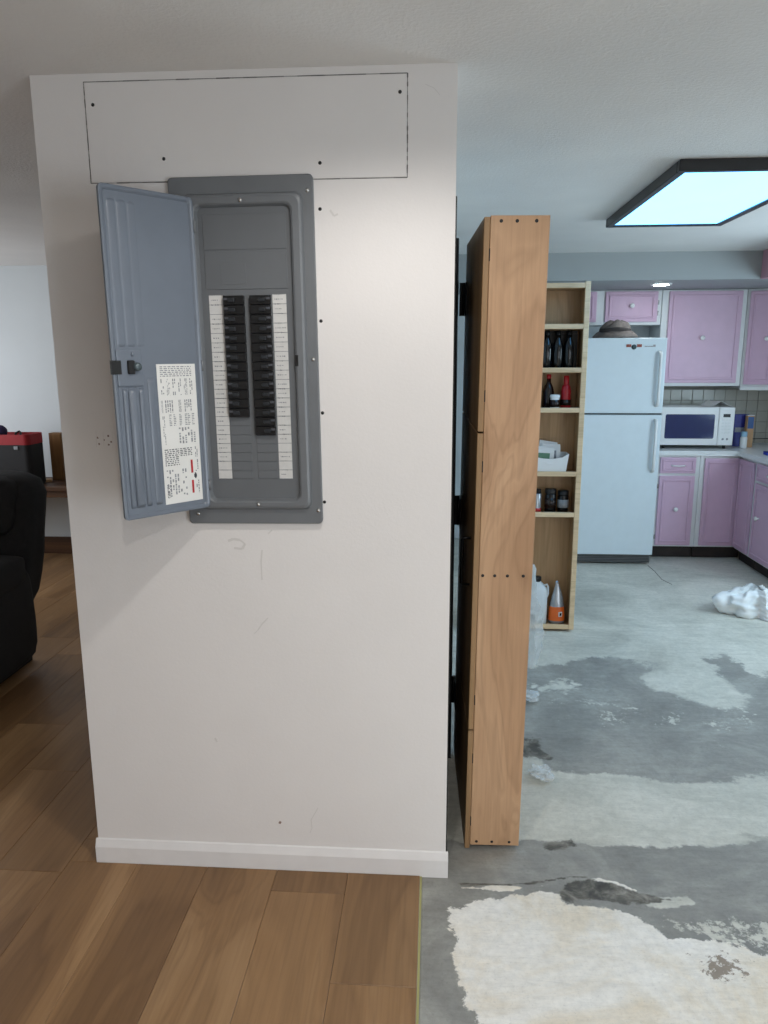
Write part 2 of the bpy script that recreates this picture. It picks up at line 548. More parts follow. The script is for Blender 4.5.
bm = bmesh.new()          # right wall with the opening of the glass door
box(bm, XR, XR + 0.1, YB, -2.5, 0, ZC); box(bm, XR, XR + 0.1, -0.6, 3.3, 0, ZC); box(bm, XR, XR + 0.1, 4.8, YK, 0, ZC); box(bm, XR, XR + 0.1, 3.3, 4.8, 0, 1.0); box(bm, XR, XR + 0.1, 3.3, 4.8, 2.1, ZC); box(bm, XR, XR + 0.1, -2.5, -0.6, 2.08, ZC)
struct('wall_right', bm, M_wall, 'right wall with a glass door opening')
bm = bmesh.new(); box(bm, 0.05, XR, 5.8, YK, 2.242, ZC)
struct('trim_1', bm, M_soffit, 'boxed soffit above the kitchen cabinets')
bm = bmesh.new(); box(bm, 2.372, XR, 4.9, 5.8, 2.242, ZC)
struct('trim_2', bm, M_pinkwall, 'pink soffit face at the right edge of the kitchen')

# glass door frame behind the camera (door_1)
bm = bmesh.new()
for y0, y1 in ((-2.5, -2.44), (-1.58, -1.52), (-0.66, -0.6)):
    box(bm, XR + 0.02, XR + 0.08, y0, y1, 0.0, 2.08)
box(bm, XR + 0.02, XR + 0.08, -2.44, -0.66, 2.02, 2.08); box(bm, XR + 0.02, XR + 0.08, -2.44, -0.66, 0.0, 0.05)
struct('door_1', bm, M_cabwhite, 'white framed sliding glass door')

def window(name, x, y0, y1, z0, z1, label):
    bm = bmesh.new()
    for a, b in ((y0, y0 + 0.05), ((y0 + y1) / 2 - 0.02, (y0 + y1) / 2 + 0.02), (y1 - 0.05, y1)):
        box(bm, x - 0.025, x + 0.025, a, b, z0, z1)
    for a, b in ((z0, z0 + 0.05), (z1 - 0.05, z1)):
        box(bm, x - 0.0249, x + 0.0249, y0 + 0.05, (y0 + y1) / 2 - 0.02, a, b); box(bm, x - 0.0249, x + 0.0249, (y0 + y1) / 2 + 0.02, y1 - 0.05, a, b)
    struct(name, bm, M_cabwhite, label)


window('window_1', XR + 0.05, 3.3, 4.8, 1.0, 2.1, 'white framed window added in the right wall to brighten the kitchen')
window('window_2', XL - 0.05, 3.9, 5.5, 0.85, 2.05, 'white framed window added in the left wall to brighten the living room')

# baseboard on the partition: moulded profile
prof = [(0, 0), (0.014, 0), (0.014, 0.062), (0.011, 0.07), (0.008, 0.078), (0.005, 0.086), (0, 0.089)]
bm = bmesh.new()
x0, x1 = WX0 - 0.006, WX1 + 0.008
la = [bm.verts.new((x0, WY - d, z)) for d, z in prof]; lb = [bm.verts.new((x1, WY - d, z)) for d, z in prof]
for i in range(len(prof) - 1):
    bm.faces.new((la[i], la[i + 1], lb[i + 1], lb[i]))
bm.faces.new((la[-1], la[0], lb[0], lb[-1]))
bm.faces.new(la); bm.faces.new(lb)
struct('baseboard_front', bm, M_trim, 'white moulded baseboard along the partition wall')
bm = bbox(XL, WX0 - 0.02, YF - 0.016, YF, 0.0, 0.155, 0.004)
struct('baseboard_far', bm, M_darkwood, 'brown wooden baseboard of the living room far wall')

# parts of the partition wall: patch outline, screw heads, marks
px0, px1, pz0, pz1 = -0.967, -0.078, 2.159, 2.419
bm = bbox(px0 + 0.002, px1 - 0.002, WY - 0.0016, WY + 0.004, pz0 + 0.002, pz1 - 0.002, 0.0006, 1)
obj('drywall_patch', bm, M_wall, wall_front)['label'] = 'rectangular drywall patch outlined by a dark seam'
random.seed(3)


def seam(a, b, w):
    bm = bmesh.new(); n = 24
    for i in range(n):
        p = [a[0] + (b[0] - a[0]) * t for t in (i / n, (i + 1) / n)]; q = [a[1] + (b[1] - a[1]) * t for t in (i / n, (i + 1) / n)]
        ww = w * random.uniform(0.25, 0.8)
        if abs(b[0] - a[0]) > abs(b[1] - a[1]):
            box(bm, p[0], p[1], WY - 0.0009, WY + 0.001, q[0] - ww / 2, q[0] + ww / 2)
        else:
            box(bm, p[0] - ww / 2, p[0] + ww / 2, WY - 0.0009, WY + 0.001, min(q), max(q))
    o = obj('seam', bm, M_pencil, wall_front)


seam((px0, pz1), (px1, pz1), 0.0035); seam((px0, pz0), (px1, pz0), 0.004)
seam((px0, pz0), (px0, pz1), 0.003); seam((px1, pz0), (px1, pz1), 0.0045)
bm = bmesh.new(); lathe(bm, [(0.0, 0.0022), (0.0022, 0.0022), (0.0046, 0.0008), (0.005, 0.0)], seg=10)
me_screw = obj('screw', bm, M_screwhole, wall_front).data
first = [o for o in bpy.data.objects if o.name == 'screw'][0]
spots = [ony(u, v, WY) for u, v in ((93, 105), (164, 159), (320, 163), (400, 92), (320, 209), (321, 321), (322.5, 413), (324.5, 502))]
for i, p in enumerate(spots):
    o = first if i == 0 else inst('screw', me_screw, wall_front, (0, 0, 0))
    o.location = (p.x, WY - (0.0016 if i < 4 else 0), p.z); o.rotation_euler = (math.radians(90), 0, 0)


def scuff(pts, r, m=None, name='scuff_mark'):
    bm = bmesh.new()
    ps = [ony(u, v, WY - 0.0002) for u, v in pts]
    for a, b in zip(ps, ps[1:]):
        d = (b - a); n = Vector((-d.z, 0, d.x)).normalized() * r * random.uniform(0.6, 1.2)
        vs = [bm.verts.new(a - n), bm.verts.new(b - n), bm.verts.new(b + n), bm.verts.new(a + n)]
        bm.faces.new(vs)
    obj(name, bm, m or M_scuff, wall_front)


M_scuff = mat('pencil_scuff', rgb(211, 207, 203), 0.7, var=0.03, scale=30)
M_rust = mat('old_screw_hole_mark', rgb(128, 104, 92), 0.7, var=0.3)
for u, v in ((97, 437), (99, 443), (108, 435), (111, 441), (109, 444), (104, 439)):
    scuff([(u, v), (u + random.uniform(-1, 1.5), v + random.uniform(1, 2.5))], 0.0022, M_rust)
for a in ([(96, 430), (96.5, 447)], [(103, 432), (104, 446)], [(112, 431), (113, 450)]):
    scuff(a, 0.0008)
scuff([(228, 541), (233, 539), (240, 540), (245, 544), (242, 549), (234, 548)], 0.004)
scuff([(262, 550), (261, 562), (262, 580)], 0.0025)
scuff([(268, 618), (262, 624), (258, 630), (254, 634)], 0.002)
scuff([(272, 530), (268, 534)], 0.003)
scuff([(215, 738), (217, 742)], 0.003)
scuff([(279, 822), (281, 823)], 0.004, M_rust)
scuff([(310, 833), (312, 828), (311, 820), (318, 808)], 0.0015)
scuff([(240, 105), (246, 110), (254, 112)], 0.0028)
scuff([(425, 84), (434, 88), (440, 95)], 0.001)
scuff([(330, 210), (334, 216), (338, 214)], 0.003)

# wooden plank floor of the living room: one object for each plank
PW, PX = 0.2375, -0.029
plank_meshes = {}


def plank(x0, x1, y0, y1):
    key = (round(x1 - x0, 4), round(y1 - y0, 4))
    lx, ly = key
    if key not in plank_meshes:
        bm = bbox(-lx / 2 + 0.0004, lx / 2 - 0.0004, -ly / 2 + 0.0004, ly / 2 - 0.0004, -0.004, 0.006, 0.0012, 1)
        o = obj('plank', bm, M_plank, floor); plank_meshes[key] = o.data
    else:
        o = inst('plank', plank_meshes[key], floor, (0, 0, 0))
    o.location = ((x0 + x1) / 2, (y0 + y1) / 2, 0.0)


PL = 1.52
for c in range(20):
    x1 = PX - c * PW; x0 = max(x1 - PW, XL + 0.005)
    if x1 - x0 < 0.02:
        continue
    start = {0: 1.705, 1: 2.05}.get(c, random.uniform(0, PL) if c > 4 else [0, 0, 1.3, 0.95, 0.75][c]) - 6 * PL
    y = start
    while y < YF:
        a, b = max(y, YB + 0.005), min(y + PL, YF - 0.018)
        y += PL
        if b - a < 0.03:
            continue
        if x0 >= WX0 - 0.01:                       # column runs into the partition wall
            b = min(b, WY - 0.0145)
            if b - a > 0.03:
                plank(x0, x1, a, b)
        elif x1 > WX0 - 0.008:                     # column passes along the partition's left end
            if a < WY - 0.0145:
                plank(x0, x1, a, min(b, WY - 0.0145))
            if b > WY - 0.0145:
                plank(x0, WX0 - 0.008, max(a, WY - 0.0145), b)
        else:
            plank(x0, x1, a, b)
bm = bmesh.new(); box(bm, PX + 0.0006, PX + 0.007, YB + 0.01, WY - 0.016, 0.0, 0.0042)
obj('plank_tongue', bm, M_plank_edge, floor)['label'] = 'greenish tongue along the last plank'

# bare concrete surface: a fine grid whose point attributes tell which layer (adhesive, skim coat) lies where,
# with real height steps between the layers
gx = np.arange(-0.02, XR - 0.005, 0.011); gy = np.concatenate([np.arange(0.9, 3.3, 0.011), np.arange(3.3, YK - 0.01, 0.018)])
GX, GY = np.meshgrid(gx, gy)
rs = np.random.RandomState(4)


def vnoise(freq, seed):
    g = np.random.RandomState(seed).rand(128, 128)
    x = (GX + 3) * freq; y = (GY + 3) * freq
    xi = np.floor(x).astype(int); yi = np.floor(y).astype(int); fx = x - xi; fy = y - yi
    fx = fx * fx * (3 - 2 * fx); fy = fy * fy * (3 - 2 * fy)
    A = g[yi % 128, xi % 128]; B = g[yi % 128, (xi + 1) % 128]; C_ = g[(yi + 1) % 128, xi % 128]; D = g[(yi + 1) % 128, (xi + 1) % 128]
    return (A * (1 - fx) + B * fx) * (1 - fy) + (C_ * (1 - fx) + D * fx) * fy - 0.5


def fbm(f, seed):
    return vnoise(f, seed) + 0.5 * vnoise(f * 2.1, seed + 1) + 0.25 * vnoise(f * 4.3, seed + 2) + 0.12 * vnoise(f * 9, seed + 3)


FB = [fbm(5.0, 10 + 7 * i) for i in range(6)]


def region(pix, soft=0.03, amp=0.10, seed=0):
    """weight 0..1 of a layer outlined on the floor, edge wobbling with noise"""
    P = np.array([[p.x, p.y] for p in (onz(u, v, 0) for u, v in pix)])
    d = np.full(GX.shape, 9.0); inside = np.zeros(GX.shape, bool)
    for i in range(len(P)):
        a, b = P[i], P[(i + 1) % len(P)]
        e = b - a
        t = np.clip(((GX - a[0]) * e[0] + (GY - a[1]) * e[1]) / max(e @ e, 1e-9), 0, 1)
        d = np.minimum(d, np.hypot(GX - a[0] - t * e[0], GY - a[1] - t * e[1]))
        c = (a[1] > GY) != (b[1] > GY)
        with np.errstate(divide='ignore', invalid='ignore'):
            inside ^= c & (GX < (b[0] - a[0]) * (GY - a[1]) / (b[1] - a[1]) + a[0])
    sd = np.where(inside, d, -d) + FB[seed % 6] * amp
    return np.clip(sd / (2 * soft) + 0.5, 0, 1)


dark_w = region([(430, 668), (524, 666), (545, 661), (566, 664), (592, 657), (622, 662), (652, 668), (663, 676), (645, 682), (636, 684), (668, 693), (684, 700), (700, 703), (722, 709), (742, 708),
                 (736, 690), (727, 676), (714, 662), (725, 656), (746, 664), (752, 672), (771, 667), (830, 668), (830, 792), (768, 783), (722, 779), (686, 779), (640, 774), (600, 772), (568, 771), (549, 765), (533, 757), (516, 752), (430, 752)], 0.13, 0.16, 0)
dark_w = np.maximum(dark_w, region([(340, 838), (440, 836), (500, 839), (545, 842), (580, 841), (620, 844), (660, 846), (700, 843), (740, 841), (800, 842), (950, 850), (1400, 900), (1400, 1900), (200, 1900), (380, 1024), (400, 884), (340, 884)], 0.035, 0.05, 1))
pale_w = region([(540, 675), (552, 676), (570, 680), (590, 683), (592, 688), (572, 689), (545, 687), (538, 682)], 0.12, 0.20, 2)
pale_w = np.maximum(pale_w, 0.8 * region([(638, 682), (660, 672), (690, 668), (716, 670), (728, 680), (736, 697), (740, 707), (720, 707), (700, 702), (680, 696), (662, 690)], 0.12, 0.14, 3))
pale_w = np.maximum(pale_w, region([(430, 772), (545, 768), (570, 773), (600, 775), (640, 777), (690, 781), (722, 781), (770, 786), (900, 796), (900, 846), (768, 839), (740, 838), (700, 840), (660, 842), (620, 841), (580, 838), (545, 839), (430, 836)], 0.045, 0.07, 4))
pale_w = np.maximum(pale_w, region([(640, 899), (688, 897), (696, 904), (672, 906), (648, 904)], 0.015, 0.03, 5))
cream_w = region([(453, 912), (470, 908), (482, 902), (500, 895), (540, 889), (563, 893), (566, 905), (592, 908), (625, 914), (650, 924), (668, 938), (700, 942), (735, 950), (770, 960), (900, 990), (1400, 1100), (1400, 2200), (560, 2200), (494, 1060), (474, 1018), (462, 1000), (468, 991), (456, 985), (452, 966), (448, 955), (454, 940), (450, 925)], 0.03, 0.05, 2)
cream_w = np.maximum(cream_w, 0.85 * region([(455, 886), (500, 886.5), (530, 885), (565, 879.5), (600, 877.5), (625, 884), (648, 893), (640, 894), (615, 887), (590, 881), (566, 883), (540, 889), (505, 890), (460, 889)], 0.010, 0.02, 3))
gunk_w = region([(566, 883), (590, 881.5), (615, 887), (640, 894), (665, 897), (690, 899), (688, 902), (640, 900), (600, 899), (566, 897)], 0.03, 0.05, 4)
gunk_w = np.maximum(gunk_w, region([(539, 842), (555, 838), (573, 839), (580, 846), (569, 852), (546, 853)], 0.025, 0.04, 5))
gunk_w = np.maximum(gunk_w, 0.9 * region([(518, 734), (533, 738), (545, 748), (551, 757), (538, 759), (518, 757)], 0.05, 0.08, 0))
gunk_w = np.maximum(gunk_w, 0.9 * region([(447, 884.5), (500, 885.5), (530, 884), (565, 878), (600, 876), (565, 876.5), (530, 882.5), (500, 884), (447, 883)], 0.006, 0.008, 1))
fleck_w = 0.40 * region([(520, 690), (600, 686), (700, 702), (768, 700), (800, 740), (700, 745), (600, 735), (520, 720)], 0.2, 0.2, 3)
fleck_w = np.maximum(fleck_w, 0.5 * region([(600, 920), (660, 915), (790, 918), (790, 960), (700, 938), (640, 926)], 0.04, 0.04, 2))
speck_w = 0.42 * region([(670, 940), (720, 944), (800, 964), (900, 1000), (900, 1040), (770, 1000), (720, 985), (690, 965)], 0.06, 0.05, 1)
GZ = -0.002 + 0.0008 * np.maximum(dark_w, pale_w) + 0.0012 * np.clip((cream_w - 0.3) * 3, 0, 1) - 0.0006 * gunk_w + 0.0003 * FB[2]
ny, nx = GX.shape
idx = np.arange(ny * nx).reshape(ny, nx)
quads = np.stack([idx[:-1, :-1], idx[:-1, 1:], idx[1:, 1:], idx[1:, :-1]], -1).reshape(-1, 4)
cx_ = GX[:-1, :-1].ravel(); cy_ = GY[:-1, :-1].ravel()
quads = quads[~((cx_ < WX1 - 0.01) & (cy_ > WY + 0.02))]          # nothing under the partition
me = bpy.data.meshes.new('concrete_surface')
me.vertices.add(ny * nx); me.vertices.foreach_set('co', np.stack([GX, GY, GZ], -1).astype(np.float32).ravel())
me.loops.add(len(quads) * 4); me.loops.foreach_set('vertex_index', quads.astype(np.int32).ravel())
me.polygons.add(len(quads)); me.polygons.foreach_set('loop_start', np.arange(0, len(quads) * 4, 4, dtype=np.int32))
me.polygons.foreach_set('use_smooth', np.ones(len(quads), bool))
me.update(calc_edges=True); me.validate()
for nm, chans in (('layers_a', (dark_w, pale_w, cream_w)), ('layers_b', (gunk_w, fleck_w, speck_w))):
    at_ = me.attributes.new(nm, 'FLOAT_COLOR', 'POINT')
    at_.data.foreach_set('color', np.stack(list(chans) + [np.ones_like(GX)], -1).astype(np.float32).ravel())
me.materials.append(M_conc)
cs = bpy.data.objects.new('concrete_surface', me); C.objects.link(cs); cs.parent = floor


def crack(pix, r, z, name='crack_line'):
    bm = bmesh.new()
    tube(bm, [onz(u, v, z) for u, v in pix], r, 5)
    obj(name, bm, M_black_gunk, floor)


crack([(648, 566), (655, 572), (662, 580), (672, 585)], 0.005, -0.0048)
crack([(536, 1022), (548, 1006), (556, 990), (570, 976), (582, 968)], 0.0004, -0.0008, 'scratch')
for u, v in ((540, 985), (575, 984), (590, 990), (612, 975), (560, 1002), (630, 1000)):
    crack([(u, v), (u + random.uniform(6, 14), v + random.uniform(-9, 9))], 0.0004, -0.0007, 'scratch')

# ------------------------------------------------------------------ electrical panel
ep = thing('electrical_panel', 'grey metal breaker panel with its door swung open on the white wall', 'breaker panel', (-0.5315, WY, 1.188))
ep.rotation_euler = (0, -0.009, 0)          # the cover hangs a little out of plumb
EX, EZ = 0.5365, -1.188


def eloc(x0, x1, z0, z1):
    return x0 + EX, x1 + EX, z0 + EZ, z1 + EZ


def loop(x0, x1, z0, z1, r, y):
    a, b, c, d = eloc(x0, x1, z0, z1)
    return [(px, y, pz) for px, pz in rrect(a, b, c, d, r)]


bm = bmesh.new()
loft(bm, [loop(-0.740, -0.333, 1.188, 2.169, 0.012, 0.0), loop(-0.740, -0.333, 1.188, 2.169, 0.012, -0.013),
          loop(-0.737, -0.336, 1.191, 2.166, 0.012, -0.016),
          loop(-0.699, -0.362, 1.232, 2.124, 0.022, -0.016), loop(-0.694, -0.367, 1.237, 2.119, 0.022, -0.026), loop(-0.686, -0.373, 1.245, 2.112, 0.022, -0.029),
          loop(-0.672, -0.390, 1.255, 2.097, 0.022, -0.029), loop(-0.667, -0.395, 1.259, 2.093, 0.020, -0.026),
          loop(-0.661, -0.402, 1.266, 2.087, 0.018, -0.012)], cap0=False, cap1=False)
cover = obj('cover_frame', bm, M_grey, ep)
a, b, c, d = eloc(-0.664, -0.399, 1.263, 2.09)
bm = bbox(a, b, -0.0135, -0.001, c, d, 0.001, 1)
dead = obj('dead_front', bm, M_greyd, ep)


def eplate(name, x0, x1, z0, z1, y0, y1, m, parent=ep, w=0.0008):
    a, b, c, d = eloc(x0, x1, z0, z1)
    return obj(name, bbox(a, b, y1, y0, c, d, w, 1), m, parent)


# main breaker cover plates at the top of the dead front
p = ony(245, 250, 2.15)
eplate('main_cover_plate', -0.648, -0.412, p.z + 0.002, 2.070, -0.0134, -0.0152, M_greyd)
eplate('main_cover_plate', -0.648, -0.412, 1.868, p.z - 0.002, -0.0134, -0.0152, M_greyd)
eplate('knockout_plate', -0.603, -0.53, 1.882, p.z - 0.035, -0.0151, -0.0159, M_greyd)
# breakers
zt = 1.851
mb = bmesh.new(); box(mb, -0.030, 0.030, -0.012, 0, -0.0126, 0.0126); bevel(mb, 0.0015, 1)
me_b = None
for side, (xc, n, sgn) in enumerate(((-0.568, 13, -1), (-0.492, 15, 1))):
    for i in range(n):
        z = zt - 0.0132 - i * 0.0264
        if me_b is None:
            br = obj('circuit_breaker', mb, M_breaker, ep); me_b = br.data
            tb = bmesh.new(); box(tb, -0.0095, 0.0095, -0.007, 0, -0.0052, 0.0052); bevel(tb, 0.0018, 2)
            tg = obj('toggle', tb, M_toggle, br); me_t = tg.data
            rb = bmesh.new(); box(rb, -0.006, 0.006, -0.0006, 0, -0.003, 0.003)
            rt = obj('rating_mark', rb, M_inkd, br); me_r = rt.data
        else:
            br = inst('circuit_breaker', me_b, ep, (0, 0, 0))
            tg = inst('toggle', me_t, br, (0, 0, 0)); rt = inst('rating_mark', me_r, br, (0, 0, 0))
        br.location = (xc + EX, -0.0138, z + EZ)
        tg.location = (sgn * 0.006 + random.uniform(-0.001, 0.001), -0.0122, 0)
        rt.location = (sgn * 0.023, -0.0121, 0.004)
        br.parent = ep
    for i in range(20 - n):
        z = zt - 0.0132 - (n + i) * 0.0264
        eplate('blank_plate', xc - 0.030, xc + 0.030, z - 0.0118, z + 0.0118, -0.0134, -0.0150, M_greyd)
# directory strips
for x0, x1 in ((-0.641, -0.601), (-0.458, -0.4185)):
    a, b, c, d = eloc(x0, x1, 1.325, 1.853)
    bm = bmesh.new(); box(bm, a, b, -0.0142, -0.0132, c, d, 0)
    for i in range(41):
        z = c + (d - c) * i / 40
        h = 0.0005 if i % 2 else 0.0008
        vs = [bm.verts.new(q) for q in ((a, -0.0144, z - h), (b, -0.0144, z - h), (b, -0.0144, z + h), (a, -0.0144, z + h))]
        if i % 2 == 0:
            bm.faces.new(vs).material_index = 1
        if random.random() < 0.8:          # pencilled circuit notes
            xx = a + 0.006
            while xx < b - 0.012 * random.random() - 0.006:
                wv = random.uniform(0.0015, 0.005); hh = random.uniform(0.0008, 0.0022)
                v2 = [bm.verts.new(q) for q in ((xx, -0.0144, z - hh), (xx + wv, -0.0144, z - hh), (xx + wv, -0.0144, z + hh * 0.5), (xx, -0.0144, z + hh))]
                bm.faces.new(v2).material_index = 1
                xx += wv + random.uniform(0.001, 0.003)
    obj('directory_strip', bm, [M_strip, M_ink], ep)['label'] = 'white paper strip with ruled rows of circuit notes'
# screws on cover and dead front
bm = bmesh.new(); lathe(bm, [(0, 0.0045), (0.003, 0.0042), (0.0056, 0.0024), (0.0066, 0)], seg=12)
sc = obj('cover_screw', bm, M_chrome, ep)
for i, (u, v, y) in enumerate(((308.5, 191, -0.016), (313, 360, -0.016), (317, 511, -0.016), (178, 196, -0.016), (197, 513, -0.016), (241, 201, -0.029), (257, 503, -0.029))):
    q = ony(u, v, WY + y)
    if i == 5:
        q.z = 2.103
    if i == 6:
        q.z = 1.2505
    o = sc if i == 0 else inst('cover_screw', sc.data, ep, (0, 0, 0))
    o.location = (q.x + EX, y, q.z + EZ); o.rotation_euler = (math.radians(90), 0, 0)
q = ony(296.5, 361, WY - 0.029)
bm = bbox(-0.0045, 0.0045, -0.001, 0.001, -0.0155, 0.0155, 0.001, 1)
obj('latch_slot', bm, M_black, ep, (q.x + EX, -0.0295, q.z + EZ))

# door of the panel, inner face towards the viewer
b_ang = math.radians(40.0); DW, DZ0, DZ1 = 0.270, 1.245, 2.110
ux, uy = -math.sin(b_ang), -math.cos(b_ang)
DH = DZ1 - DZ0
bm = bmesh.new()
# pan: outer skin (y=-0.006..0), flange rim returning towards +y


def dl(x0, x1, z0, z1, r, y):
    return [(px, y, pz) for px, pz in rrect(x0, x1, z0, z1, r)]


loft(bm, [dl(0, DW, 0, DH, 0.012, 0.0045), dl(0, DW, 0, DH, 0.012, -0.004), dl(0.003, DW - 0.003, 0.003, DH - 0.003, 0.012, -0.007)], cap0=False, cap1=True)
loft(bm, [dl(0, DW, 0, DH, 0.012, 0.0045), dl(0.004, DW - 0.004, 0.004, DH - 0.004, 0.010, 0.006), dl(0.009, DW - 0.009, 0.009, DH - 0.009, 0.008, 0.0045),
          dl(0.014, DW - 0.014, 0.014, DH - 0.014, 0.006, 0.0)], cap0=False, cap1=True)
bmesh.ops.remove_doubles(bm, verts=bm.verts, dist=1e-5)
door = obj('panel_door', bm, M_doorgrey, ep, (-0.668 + EX, 2.128 - WY, DZ0 + EZ), (0, 0, math.atan2(uy, ux)))
door['label'] = 'open grey metal door with stamped ribs and a data sheet'


def rib(x, z0, z1, r, h, name='stamped_rib'):
    bm = bmesh.new(); n = 8; loops = []
    for zz, s in ((z0, 0.15), (z0 + 0.012, 1), (z1 - 0.012, 1), (z1, 0.15)):
        loops.append([(x + r * math.cos(math.pi * i / n), max(h * s * math.sin(math.pi * i / n), 0) - 0.0005, zz) for i in range(n + 1)])
    loft(bm, loops, True, True, True)
    obj(name, bm, M_doorgrey, door)


LZ = DH * 0.475            # latch height
rib(DW - 0.052, 0.03, LZ - 0.055, 0.013, 0.009); rib(DW - 0.030, 0.03, LZ - 0.055, 0.007, 0.006); rib(DW - 0.078, 0.03, LZ - 0.055, 0.008, 0.006)
rib(DW - 0.032, LZ + 0.05, DH - 0.03, 0.012, 0.0015); rib(DW - 0.060, LZ + 0.05, DH - 0.03, 0.014, 0.0015); rib(DW - 0.088, LZ + 0.05, DH - 0.03, 0.012, 0.0012)
rib(DW - 0.108, 0.03, LZ - 0.03, 0.011, 0.0035)
bm = bbox(DW - 0.085, DW - 0.012, -0.001, 0.005, LZ - 0.05, LZ + 0.045, 0.004, 2); obj('latch_plate', bm, M_doorgrey, door)
bm = bbox(DW - 0.060, DW - 0.040, 0.0045, 0.012, LZ - 0.018, LZ + 0.018, 0.002, 1); box(bm, DW - 0.022, DW + 0.006, 0.003, 0.009, LZ - 0.018, LZ + 0.018)
obj('latch', bm, M_black, door)
bm = bmesh.new(); lathe(bm, [(0, 0.016), (0.007, 0.0155), (0.011, 0.012), (0.012, 0)], seg=14)
obj('latch_button', bm, mat('latch_grey_green', rgb(84, 96, 100), 0.3, 0.3), door, (DW - 0.066, 0.0045, LZ + 0.001), (math.radians(-90), 0, 0))
bm = bmesh.new(); lathe(bm, [(0, 0.005), (0.004, 0.005), (0.006, 0)], seg=10)
hp = obj('rivet', bm, M_doorgrey, door, (DW - 0.058, 0.0045, LZ + 0.034), (math.radians(-90), 0, 0))
for zz in (0.05, DH * 0.46, DH - 0.09):
    bm = bmesh.new(); tube(bm, [(-0.002, 0.004, zz), (-0.002, 0.004, zz + 0.03)], 0.0045, 8)
    obj('hinge_knuckle', bm, M_grey, door)
# data sheet: paper with blocks of print
sx0, sx1, sz0, sz1 = 0.022, 0.143, 0.026, 0.418
bm = bmesh.new(); box(bm, sx0, sx1, 0.0002, 0.0010, sz0, sz1, 0)


def ink(x0, x1, z0, z1, m):
    # sheet coordinates 0..1: x from the free-edge side to the hinge, z from the top down
    X = lambda t: sx1 - 0.004 - t * (sx1 - sx0 - 0.008)
    Z = lambda t: sz1 - 0.006 - t * (sz1 - sz0 - 0.012)
    bm.faces.new([bm.verts.new(q) for q in ((X(x0), 0.00125, Z(z0)), (X(x1), 0.00125, Z(z0)), (X(x1), 0.00125, Z(z1)), (X(x0), 0.00125, Z(z1)))]).material_index = m


rn = random.Random(5)


def column_text(x0, x1, z0, z1, lines, m, fill=0.75):
    w = (x1 - x0) / lines
    for i in range(lines):
        z = z0
        while z < z1:
            dz = rn.uniform(0.008, 0.03)
            if rn.random() < fill:
                ink(x0 + i * w + w * 0.2, x0 + i * w + w * 0.75, z, min(z + dz, z1), m)
            z += dz + 0.006


def row_text(x0, x1, z0, z1, lines, m):
    w = (z1 - z0) / lines
    for i in range(lines):
        x = x0
        while x < x1:
            dx = rn.uniform(0.03, 0.1); ink(x, min(x + dx, x1), z0 + i * w, z0 + i * w + w * 0.5, m); x += dx + 0.03


row_text(0.05, 0.92, 0.0, 0.08, 6, 1)
for x0 in (0.04, 0.2, 0.36, 0.52, 0.68, 0.84):
    column_text(x0, x0 + 0.1, 0.09, 0.21, 4 if x0 in (0.2, 0.68) else 2, 1)
for x0, x1 in ((0.03, 0.07), (0.12, 0.36), (0.5, 0.58), (0.66, 0.88)):
    column_text(x0, x1, 0.245, 0.335, 4, 1, 0.95)
for x0 in (0.22, 0.34, 0.5, 0.66, 0.74, 0.86):
    row_text(x0, x0 + 0.07, 0.35, 0.44, 7, 1)
column_text(0.03, 0.1, 0.36, 0.57, 2, 1); column_text(0.45, 0.95, 0.45, 0.57, 6, 1, 0.6)
row_text(0.03, 0.43, 0.605, 0.735, 9, 2); row_text(0.46, 0.8, 0.605, 0.67, 5, 2); column_text(0.88, 0.97, 0.6, 0.68, 2, 1)
column_text(0.03, 0.62, 0.76, 0.97, 8, 1, 0.6); row_text(0.03, 0.12, 0.87, 0.97, 9, 2)
ink(0.74, 0.80, 0.70, 0.80, 3); ink(0.74, 0.80, 0.855, 0.955, 3); ink(0.82, 0.9, 0.81, 0.835, 2); ink(0.84, 0.88, 0.80, 0.845, 2)
column_text(0.86, 0.97, 0.7, 0.79, 2, 1); column_text(0.86, 0.97, 0.86, 0.96, 2, 1)
obj('data_sheet', bm, [M_paper, M_ink, M_inkd, M_inkr], door)['label'] = 'white printed data sheet with red warning blocks'

# ------------------------------------------------------------------ black door jamb beside the wall end
jm = bmesh.new(); box(jm, WX1 + 0.0005, 0.089, 2.90, 3.0, 0.0, 2.113); bevel(jm, 0.003, 1)
box(jm, WX1 + 0.0005, WX1 + 0.004, 2.185, 2.899, 0.0, 2.113)  # thin black liner added along the wall end to darken the gap
jamb = struct('door_2', jm, M_black, 'black door jamb fixed to the end of the white wall, with a liner added to darken the gap')

# ------------------------------------------------------------------ tall wooden pantry cabinet in front
pc = thing('pantry_cabinet', 'tall narrow maple cabinet standing on end beside the white wall', 'cabinet', (0.142, 2.304, 0.0), math.radians(1.9))
pc.rotation_euler = (math.radians(1.7), math.radians(0.36), math.radians(1.9))          # sags on its hinges towards the viewer
pw, pl, ph = 0.164, 0.655, 2.073
bm = bbox(0.0, pw, 0.0, 0.018, 0.018, ph, 0.0012, 1)
obj('side_panel', bm, M_cab, pc)
bm = bbox(0.0, pw, pl - 0.018, pl, 0.018, ph, 0.0012, 1); obj('side_panel', bm, M_cab, pc)
for z in (0.018, 0.52, 0.94, 1.44, ph - 0.019):
    bm = bbox(0.006, pw - 0.002, 0.0182, pl - 0.0182, z, z + 0.018, 0.001, 1); obj('shelf', bm, M_cab, pc)
bm = bbox(pw - 0.0018, pw + 0.004, 0.0, pl, 0.018, ph, 0.0006, 1); obj('back_panel', bm, M_cab, pc)
